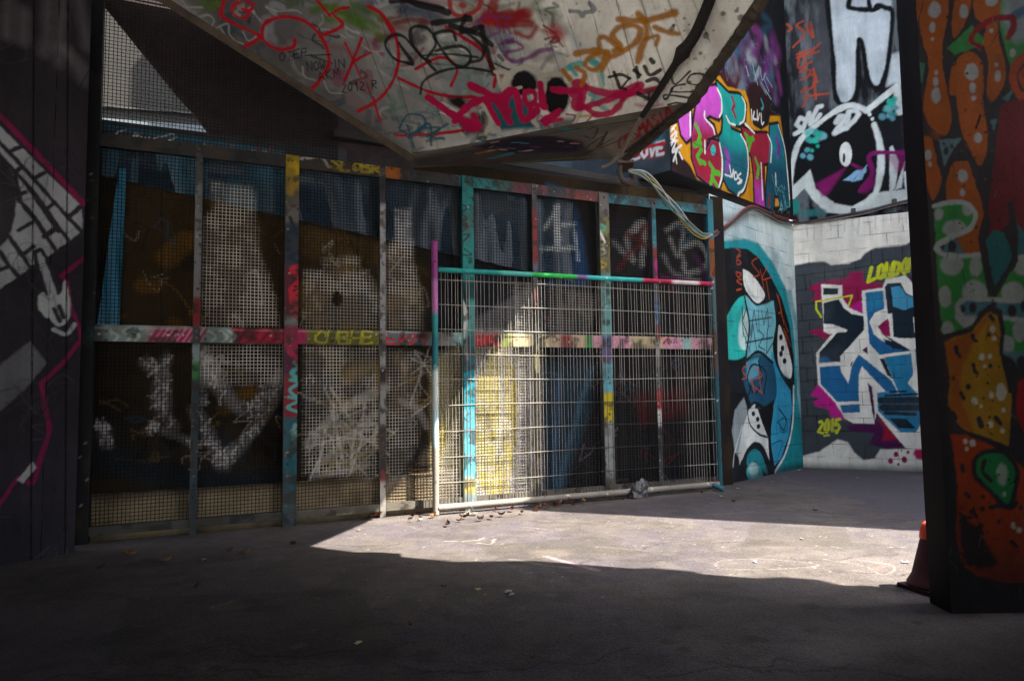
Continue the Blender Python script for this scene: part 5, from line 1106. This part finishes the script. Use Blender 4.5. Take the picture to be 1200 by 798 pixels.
    for P, w in [([(652,243),(654,290)],.09),([(635,292),(674,290)],.06),([(658,263),(673,263)],.05),([(652,246),(638,268)],.05),([(673,270),(678,305)],.05)]: M.stroke(P, w, '#c8c9c4', soft=.03, a=.9)
    for P, w, c in [([(748,262),(735,280),(742,305)],.08,'#a9a8a6'),([(720,285),(735,300)],.07,'#9a9a9c'),([(745,270),(755,262),(752,310)],.07,'#b5b4b2'),([(735,275),(750,285),(735,300),(725,315)],.06,'#7c2a22'),([(757,265),(765,275),(757,290),(750,275),(757,265)],.05,'#7c2a22'),
                    ([(780,270),(800,262),(795,300),(785,280)],.06,'#a9a8a6'),([(800,290),(820,285),(828,310),(805,320),(800,300)],.07,'#b0b0ae'),([(778,300),(790,320),(820,330)],.07,'#8f8f92'),([(775,325),(800,330)],.06,'#7a2a70'),([(815,300),(832,335)],.08,'#5a2a5c'),([(790,265),(812,275),(800,285)],.04,'#3a6a8a')]:
        M.stroke(P, w, c, soft=.04, a=.85)
    M.stroke([(355,455),(362,440),(368,448)], .03, '#d8d8d4'); M.dot(395, 350, 6, 9, '#151515'); M.stroke([(368,350),(375,362)], .04, '#c9c9c4')
    off = {}
    for i, c in enumerate(cells):
        v = Vs[i].copy(); v[:, 2] += .016*(fbm(v[:, 0]*1.3+3*i, v[:, 1]*1.3, 2)-.5); v[:, 0] += .010*(fbm(v[:, 0]*2+50, v[:, 1]*1.5+i, 2)-.5); v[:, 1] += .012*(fbm(v[:, 0]*1.5+90+i, v[:, 1]*2, 2)-.5); w = fence_pt(0, 0, 0)+np.outer(v[:, 0], FD)+np.outer(v[:, 1], UP)+np.outer(v[:, 2], FN)
        mesh_np('mesh_panel', w, Qs[i], M_WIRE, M.c[cnt[i]:cnt[i+1]], None, root)
fence()

# ------------------------------------------------------------------ loose barrier panel leaning in front of the fence
GP = fence_pt(0, 0, .17)
def barrier():
    root = empty('barrier_panel', onpl(510, 606, GP, FN)*np.array([1, 1, 0]), 'loose tubular wire barrier panel with a teal and green top rail, before the fence', 'barrier')
    def ptube(name, P, r, base, fn, n=10):
        P = np.asarray(P, float); m = max(3, int(np.linalg.norm(P[-1]-P[0])/.02)); t = np.linspace(0, len(P)-1, m)
        PP = np.array([np.interp(t, np.arange(len(P)), P[:, k]) for k in range(3)]).T
        V, q = tube_geo(PP, r, n, False); d = V-GP
        Pt = Paint(GP, FD, UP, d@FD, d@UP, base); Pt.z(0, 0, 1); fn(Pt)
        B = len(V); V = np.vstack([V, PP[0], PP[-1]]); c = np.vstack([Pt.c, Pt.c[:1], Pt.c[-1:]])
        q = list(map(list, q)); e = (m-1)*n
        for k in range(0, n, 2): q.append([B, (k+2) % n, k+1, k]); q.append([B+1, e+k, e+k+1, e+(k+2) % n])
        return mesh_np(name, V, q, M_STEEL, c, None, root, smooth=True)
    g = lambda x, y: onpl(x, y, GP, FN)
    def seg(bl):
        def fn(S):
            for P, w, c in bl: S.stroke(P, w, c, soft=.06, smooth=False, pressure=0)
            S.spatter([(505,285),(845,610)], 260, '#d0ccc4', (.004, .014)); S.spatter([(505,285),(845,610)], 160, '#22201f', (.004, .014))
        return fn
    b0 = g(509, 283); z0 = 0.0; foot = g(511, 606)
    ptube('pole', [np.array([foot[0], foot[1], .0]), np.array([foot[0], foot[1], b0[2]])], .034, '#8d8984', seg([([(509,270),(509,345)],.3,'#8a3a7c'),([(509,345),(509,420)],.3,'#2b7d80'),([(509,410),(511,450)],.3,'#1f6670'),([(511,450),(511,490)],.3,'#b9c3c2'),([(511,500),(511,540)],.3,'#a8c6cc'),([(511,540),(511,620)],.3,'#8a837b'),([(509,345),(509,350)],.3,'#b06aa4')]))
    r0, r1 = g(835, 330), g(842, 572)
    ptube('pole', [np.array([r0[0], r0[1], .03]), np.array([r0[0], r0[1], r0[2]+.05])], .03, '#2a484e', seg([([(836,330),(836,400)],.3,'#3d5258'),([(838,400),(840,450)],.3,'#4a3a34'),([(840,450),(842,560)],.3,'#1d4650')]))
    ptube('top_rail', [g(513, 316), g(836, 333)], .028, '#1f8682', seg([([(513,316),(625,322)],.3,'#1f8682'),([(600,320),(640,323)],.3,'#4fa8a0'),([(636,323),(685,326)],.3,'#2aa04a'),([(684,326),(700,327)],.2,'#6a4a8a'),([(700,327),(765,330)],.3,'#2f9a98'),([(764,330),(836,333)],.3,'#9a1f40'),([(790,332),(815,333)],.08,'#c9c0c0')]))
    bz = lambda p: np.array([p[0], p[1], .075])
    ptube('bottom_rail', [bz(g(512, 600)), bz(g(842, 572))], .036, '#7d7770', seg([([(515,600),(845,570)],.4,'#77716a')]))
    ptube('foot', [bz(g(834, 573))-FN*.0, bz(g(834, 573))+FD*.05+FN*.16-UP*.045], .03, '#2c5f6c', seg([]))
    # wires
    p0 = g(513, 316)-GP; p1 = g(836, 333)-GP; s0, s1 = p0@FD+.035, p1@FD-.03; zt = p0@UP+GP[2]
    zt = g(513,316)[2]; V = []; Q = []; n = 0
    def wire(P, r):
        nonlocal n
        v, q = tube_geo(P, r, 4, False); V.append(v); Q.append(q+n); n += len(v)
    base = GP-UP*GP[2]
    s = s0
    while s < s1:
        k = rng.random(); lean = rng.normal()*.006; zz = np.linspace(.09, zt-.02, 40)
        wire(base+np.outer(s+lean*(zz/2)+.004*np.sin(zz*3+k*9)*rng.random(), FD)+np.outer(zz, UP)+FN*.004, .0028)
        s += .042*(1+rng.normal()*.10) if rng.random() > .05 else .07
    for k in range(9):
        z = .33+k*.27
        ss = np.linspace(s0-.03, s1+.03, 120); wire(base+np.outer(ss, FD)+np.outer(z+.006*np.sin(ss*2+k), UP)+FN*.010, .0042)
    Vv = np.vstack(V); d = Vv-GP; W = Paint(GP, FD, UP, d@FD, d@UP, '#6b6863'); W.z(0, 0, 1); W.jit = .03
    W.poly([(515,325),(835,338),(838,440),(800,470),(700,440),(650,470),(515,480)], '#a29f99', .12, .9); W.poly([(515,430),(690,400),(640,600),(515,600)], '#8f8a82', .1, .7)
    W.poly([(805,470),(838,460),(842,560),(803,560)], '#a5a29c', .06, .9); W.poly([(690,460),(800,480),(800,590),(650,600)], '#2c2b2c', .15, .85)  # lower right wires painted darker for the shaded part of the panel
    mesh_np('wire_mesh', Vv, np.vstack(Q), M_WIRE, W.c, None, root)
barrier()

# ------------------------------------------------------------------ pipe, cables and hook
def services():
    hp = C1+HN*.052
    P = [onpl(x, y, hp, HN) for x, y in [(862,-75),(838,-15),(816,38),(800,62),(778,97),(764,119),(752,137)]]
    lp = [onpl(x, y, C1-UP*.05, UP) for x, y in [(745,149),(735,166),(727,181),(716,191),(706,196)]]
    root = empty('drain_pipe', P[0], 'thin dark pipe running down the slanting underside of the stair', 'pipe')
    tube('upper_pipe', P[:4], [.05]*25, plain('black_lagging', '#1d1a1c', .7), root) if False else None
    q = smooth_pts(P, 8); r = np.interp(np.linspace(0, 1, len(q)), [0, .45, .5, .56, 1], [.027, .033, .045, .022, .016])
    tube('lagged_pipe', q, r, plain('black_lagging', '#1b181a', .75, bump=.5), root, smooth_path=False)
    tube('bare_pipe', [P[-1]]+lp, .013, plain('weathered_pipe', '#8a8378', .6), root)
    hk = onpl(733, 196, fence_pt(0, 0, .22), FN)
    rt = empty('pipe_bracket', hk, 'rusty curved bracket under the slab above the fence, holding the cables', 'bracket')
    e1 = unit(np.array([1, -.1, 0]))
    cl = np.array([hk+e1*x+UP*z*1.1 for x, z in [(-.06,.06),(-.07,-.06),(-.04,-.15),(.03,-.19),(.09,-.16),(.09,-.10),(.05,-.08)]])
    tube('hook', cl, .032, plain('rust', '#3f332c', .8, lo=.5, hi=1.4), rt)
    box_obj('plate', (-.10, -.07, .03), (.10, .30, .07), plain('rust_plate', '#4d3b30', .8), rt, (hk, e1, np.array([.1, 1, 0]), UP), .006)
    # pale cable bundle swinging from the bracket to the wall
    end = onpl(834, 276, A0+AN*.05, AN); st = hk+UP*-.08+e1*.03
    root = empty('cable_bundle', st, 'pale cable bundle hanging from the rusty bracket across to the wall', 'cable')
    def sag(off, s, k):
        t = np.linspace(0, 1, 14)[:, None]; p = st+(end-st)*t+UP*(-s*4*t*(1-t)); p = p+np.outer(np.sin(np.linspace(0, 7, 14)+k)*.012, UP)+off*np.sin(t*pi); return p
    px = [(737,200),(752,203),(765,214),(778,228),(790,242),(802,256),(814,269),(824,276),(834,275)]
    pts = np.array([ (lambda t, d: CPOS+ray(*q)/(ray(*q)@CF)*d)(0, 8.15+(9.02-8.15)*(i/8.0)) for i, q in enumerate(px)])
    for k, (c, r, nm) in enumerate([('#7e8080', .015, 'cable'), ('#66696b', .012, 'cable'), ('#8a8b88', .011, 'cable'), ('#8c7828', .008, 'thin_wire'), ('#3d6a54', .008, 'thin_wire')]):
        o_ = np.array([np.sin(np.arange(9)*1.1+k*1.7)*.026, np.cos(np.arange(9)*.9+k)*.012, np.sin(np.arange(9)*.8+k*2.1)*.03-(.03 if k > 2 else 0)]).T
        o_[0] *= .4; o_[-1] *= .3
        tube(nm, pts+o_, r, plain('cable_skin_%d' % k, c, .45, lo=.8, hi=1.05), root, 8)
    # cable clipped along both walls
    A1 = A0+AN*.035; Bb = B0+BN*.03
    P = [onpl(x, y, A1, AN) for x, y in [(834,276),(846,270),(858,260),(872,248),(884,244),(900,250),(914,257)]]+[onpl(x, y, Bb, BN) for x, y in [(934,261),(955,259),(985,253),(1015,248),(1045,240),(1085,230)]]
    root = empty('wall_cable', P[4], 'dark cable clipped along the joint between the lower and upper walls', 'cable')
    tube('cable', P, .022, plain('dark_cable', '#2c2829', .6), root, 8)
    tube('cable', [p-UP*.03+UP*.012*sin(i*1.9) for i, p in enumerate(P)], .014, plain('grey_cable', '#6a5f5c', .6), root, 8)
    tube('thin_wire', [p+UP*.03+UP*.012*sin(i*2.3) for i, p in enumerate(P[:8])], .010, plain('red_wire', '#8c2f2c', .5), root, 8)
    for x, y in [(1000,247),(1048,236),(905,250)]:
        pl, nn = (A1, AN) if x < 925 else (Bb, BN); c = onpl(x, y, pl, nn)
        box_obj('clip', (-.035, -.03, -.035), (.035, .03, .035), plain('clip_steel', '#3a3230', .6), root, (c, unit(np.cross(UP, nn)), nn, UP), .008)
services()

# ------------------------------------------------------------------ traffic cone behind the pillar
def cone():
    c = np.array([2.645, 4.42, 0]); root = empty('traffic_cone', c, 'red traffic cone coloured dark as in shade with a tip coloured bright as in sun, half hidden behind the painted pillar', 'traffic cone')
    m1 = plain('cone_shade', '#421320', .6, lo=.7, hi=1.1); m2 = plain('cone_tip', '#e0482f', .5, lo=.8, hi=1.05)  # shade is put into the body colour, sunlight into the tip colour
    bm = bmesh.new()
    def lathe(prof, n=40):
        bm = bmesh.new(); rings = []
        for r, z in prof: rings.append([bm.verts.new(Vector(c)+Vector((r*cos(a), r*sin(a), z))) for a in np.linspace(0, 2*pi, n, endpoint=False)])
        for a, b in zip(rings[:-1], rings[1:]):
            for k in range(n): bm.faces.new((a[k], a[(k+1) % n], b[(k+1) % n], b[k]))
        bm.faces.new(rings[0][::-1]); bm.faces.new(rings[-1]); return bm
    from_bm('cone_body', lathe([(.148,.028),(.15,.045),(.14,.06),(.118,.10),(.082,.24),(.062,.315),(.060,.32)]), m1, root, True)
    from_bm('cone_tip', lathe([(.060,.318),(.066,.322),(.064,.345),(.058,.375),(.048,.405),(.036,.42),(.026,.424),(.024,.405)]), m2, root, True)
    box_obj('base', (-.155, -.155, 0), (.155, .155, .024), plain('cone_base', '#2c1218', .7), root, (c, np.array([.96, .28, 0]), np.array([-.28, .96, 0]), UP), .012)
    bm.free()
cone()

# ------------------------------------------------------------------ rag caught on the barrier, leaves and litter
def litter():
    c = onpl(748, 577, GP+FN*.04, FN)
    bm = bmesh.new(); bmesh.ops.create_icosphere(bm, subdivisions=4, radius=1)
    for v in bm.verts:
        p = np.array(v.co); t = p[2]
        q = np.array([p[0]*.13+.03*t, p[1]*.045, p[2]*.13]); 
        k = fbm(np.array([p[0]*2.1+5]), np.array([p[2]*2.1+p[1]+9]), 4)[0]-.5; k2 = fbm(np.array([p[0]*5+1]), np.array([p[2]*5+p[1]*4]), 3)[0]-.5
        q *= 1+1.3*k+.7*k2; q[2] += .04*abs(p[0]); v.co = Vector(c+FD*q[0]+FN*(q[1]+.02)+UP*(q[2]-.02))
    o = from_bm('plastic_bag', bm, plain('grey_plastic', '#3c3b3d', .35, lo=.7, hi=1.2, bump=.5), None, True)
    props(o, 'crumpled grey plastic bag snagged on the bottom rail of the barrier', 'plastic bag')
    def leaf_mesh(seed, col):
        r_ = random.Random(seed); bm = bmesh.new(); nu, nv = 7, 5; L, Wd = .085, .05; g = []
        for i in range(nu):
            t = i/(nu-1); w = Wd*.5*sin(pi*min(1, t*1.02+.02))**.8*(1+.25*sin(t*17+seed)); row = []
            for j in range(nv):
                s_ = j/(nv-1)*2-1
                row.append(bm.verts.new((t*L-L/2, s_*w, .012+.02*(t-.5)**2*4*r_.uniform(.8, 1.1)+.016*s_*s_+.003*sin(9*t+4*s_))))
            g.append(row)
        for i in range(nu-1):
            for j in range(nv-1): bm.faces.new((g[i][j], g[i+1][j], g[i+1][j+1], g[i][j+1]))
        bmesh.ops.solidify(bm, geom=bm.faces, thickness=.0012)
        me = bpy.data.meshes.new('fallen_leaf'); bm.to_mesh(me); bm.free(); me.materials.append(plain('dry_leaf_%d' % seed, col, .7, lo=.6, hi=1.3, scale=30))
        return me
    me = [leaf_mesh(1, '#74462a'), leaf_mesh(2, '#5c3c2a'), leaf_mesh(3, '#8a6040'), leaf_mesh(4, '#7c5a3c')]
    spots = [(442,607,1.3),(438,609,1.2),(508,607,1),(648,588,1.4),(657,583,1.7),(662,586,1.5),(668,590,1.4),(675,584,1.2),(655,594,1.3),(700,577,1.5),(706,580,1.3),(695,583,1),(723,578,1.4),(730,574,1),(600,600,1.2),(588,606,1.1),(575,609,1),(562,611,1.1),(630,599,1.2),
             (612,603,.9),(780,577,1),(795,577,1),(806,575,1.1),(845,567,1),(540,612,.9),(525,617,1),(640,596,1.1),(684,590,1.1),(672,594,.9),(545,609,1.2),(150,654,1.2),(196,660,.9),(288,652,1),(345,640,.9),(270,648,.8),(120,668,.8),(230,690,.6),(410,700,.5),(520,690,.5),(625,775,.6),(480,735,.5),(955,600,.6),(860,590,.8),(890,575,.8)]
    rr = random.Random(4)
    for k in range(46):
        x = rr.choice([rr.uniform(420, 640), rr.uniform(640, 740), rr.uniform(640, 850)]); spots.append((x, 607-.081*(x-345)+rr.uniform(2, 13), rr.uniform(.5, 1.1)))
    for k, (x, y, sc) in enumerate(spots):
        o = bpy.data.objects.new('fallen_leaf', me[k % 4]); link(o); p = onz(x, y); o.location = Vector((p[0], p[1], .001)); o.rotation_euler = (rr.uniform(-.35, .35), rr.uniform(-.35, .35), rr.uniform(0, 6.28)); o.scale = (sc,)*3
        o.location.z = .004+.02*sc*.35
        props(o, 'small dry brown leaf lying on the tarmac', 'leaf', 'dry leaves on the tarmac')
    def scrap_mesh(seed):
        r_ = random.Random(seed); bm = bmesh.new(); n = 5; g = [[bm.verts.new((i/(n-1)*.05-.025+r_.uniform(-.004, .004), j/(n-1)*.03-.015+r_.uniform(-.004, .004), .004+r_.uniform(0, .012))) for j in range(n)] for i in range(n)]
        for i in range(n-1):
            for j in range(n-1): bm.faces.new((g[i][j], g[i+1][j], g[i+1][j+1], g[i][j+1]))
        bmesh.ops.solidify(bm, geom=bm.faces, thickness=.001)
        m_ = bpy.data.meshes.new('paper_scrap'); bm.to_mesh(m_); bm.free(); m_.materials.append(plain('scrap_paper_%d' % seed, ['#c9c6be', '#a9a69c', '#b7b58a'][seed % 3], .6)); return m_
    sm = [scrap_mesh(k) for k in range(3)]
    for k, (x, y, sc) in enumerate([(552,604,2.6),(596,695,1.2),(810,572,1.4),(817,569,1.2),(832,576,1),(937,552,1.6),(480,612,1),(492,610,1.2),(420,622,.8),(885,659,.8),(940,632,.8),(238,657,1),(332,603,.7),(600,698,1),(420,755,.8),(1062,660,1),(905,565,.7),(920,560,.8),(865,573,.8),(1005,560,.7),(560,692,.9),(845,582,.9)]):
        o = bpy.data.objects.new('paper_scrap', sm[k % 3]); link(o); p = onz(x, y); o.location = Vector((p[0], p[1], .003)); o.rotation_euler.z = rr.uniform(0, 6.28); o.scale = (sc,)*3
        props(o, 'tiny pale scrap of paper lying on the tarmac', 'paper scrap', 'paper scraps on the tarmac')
litter()
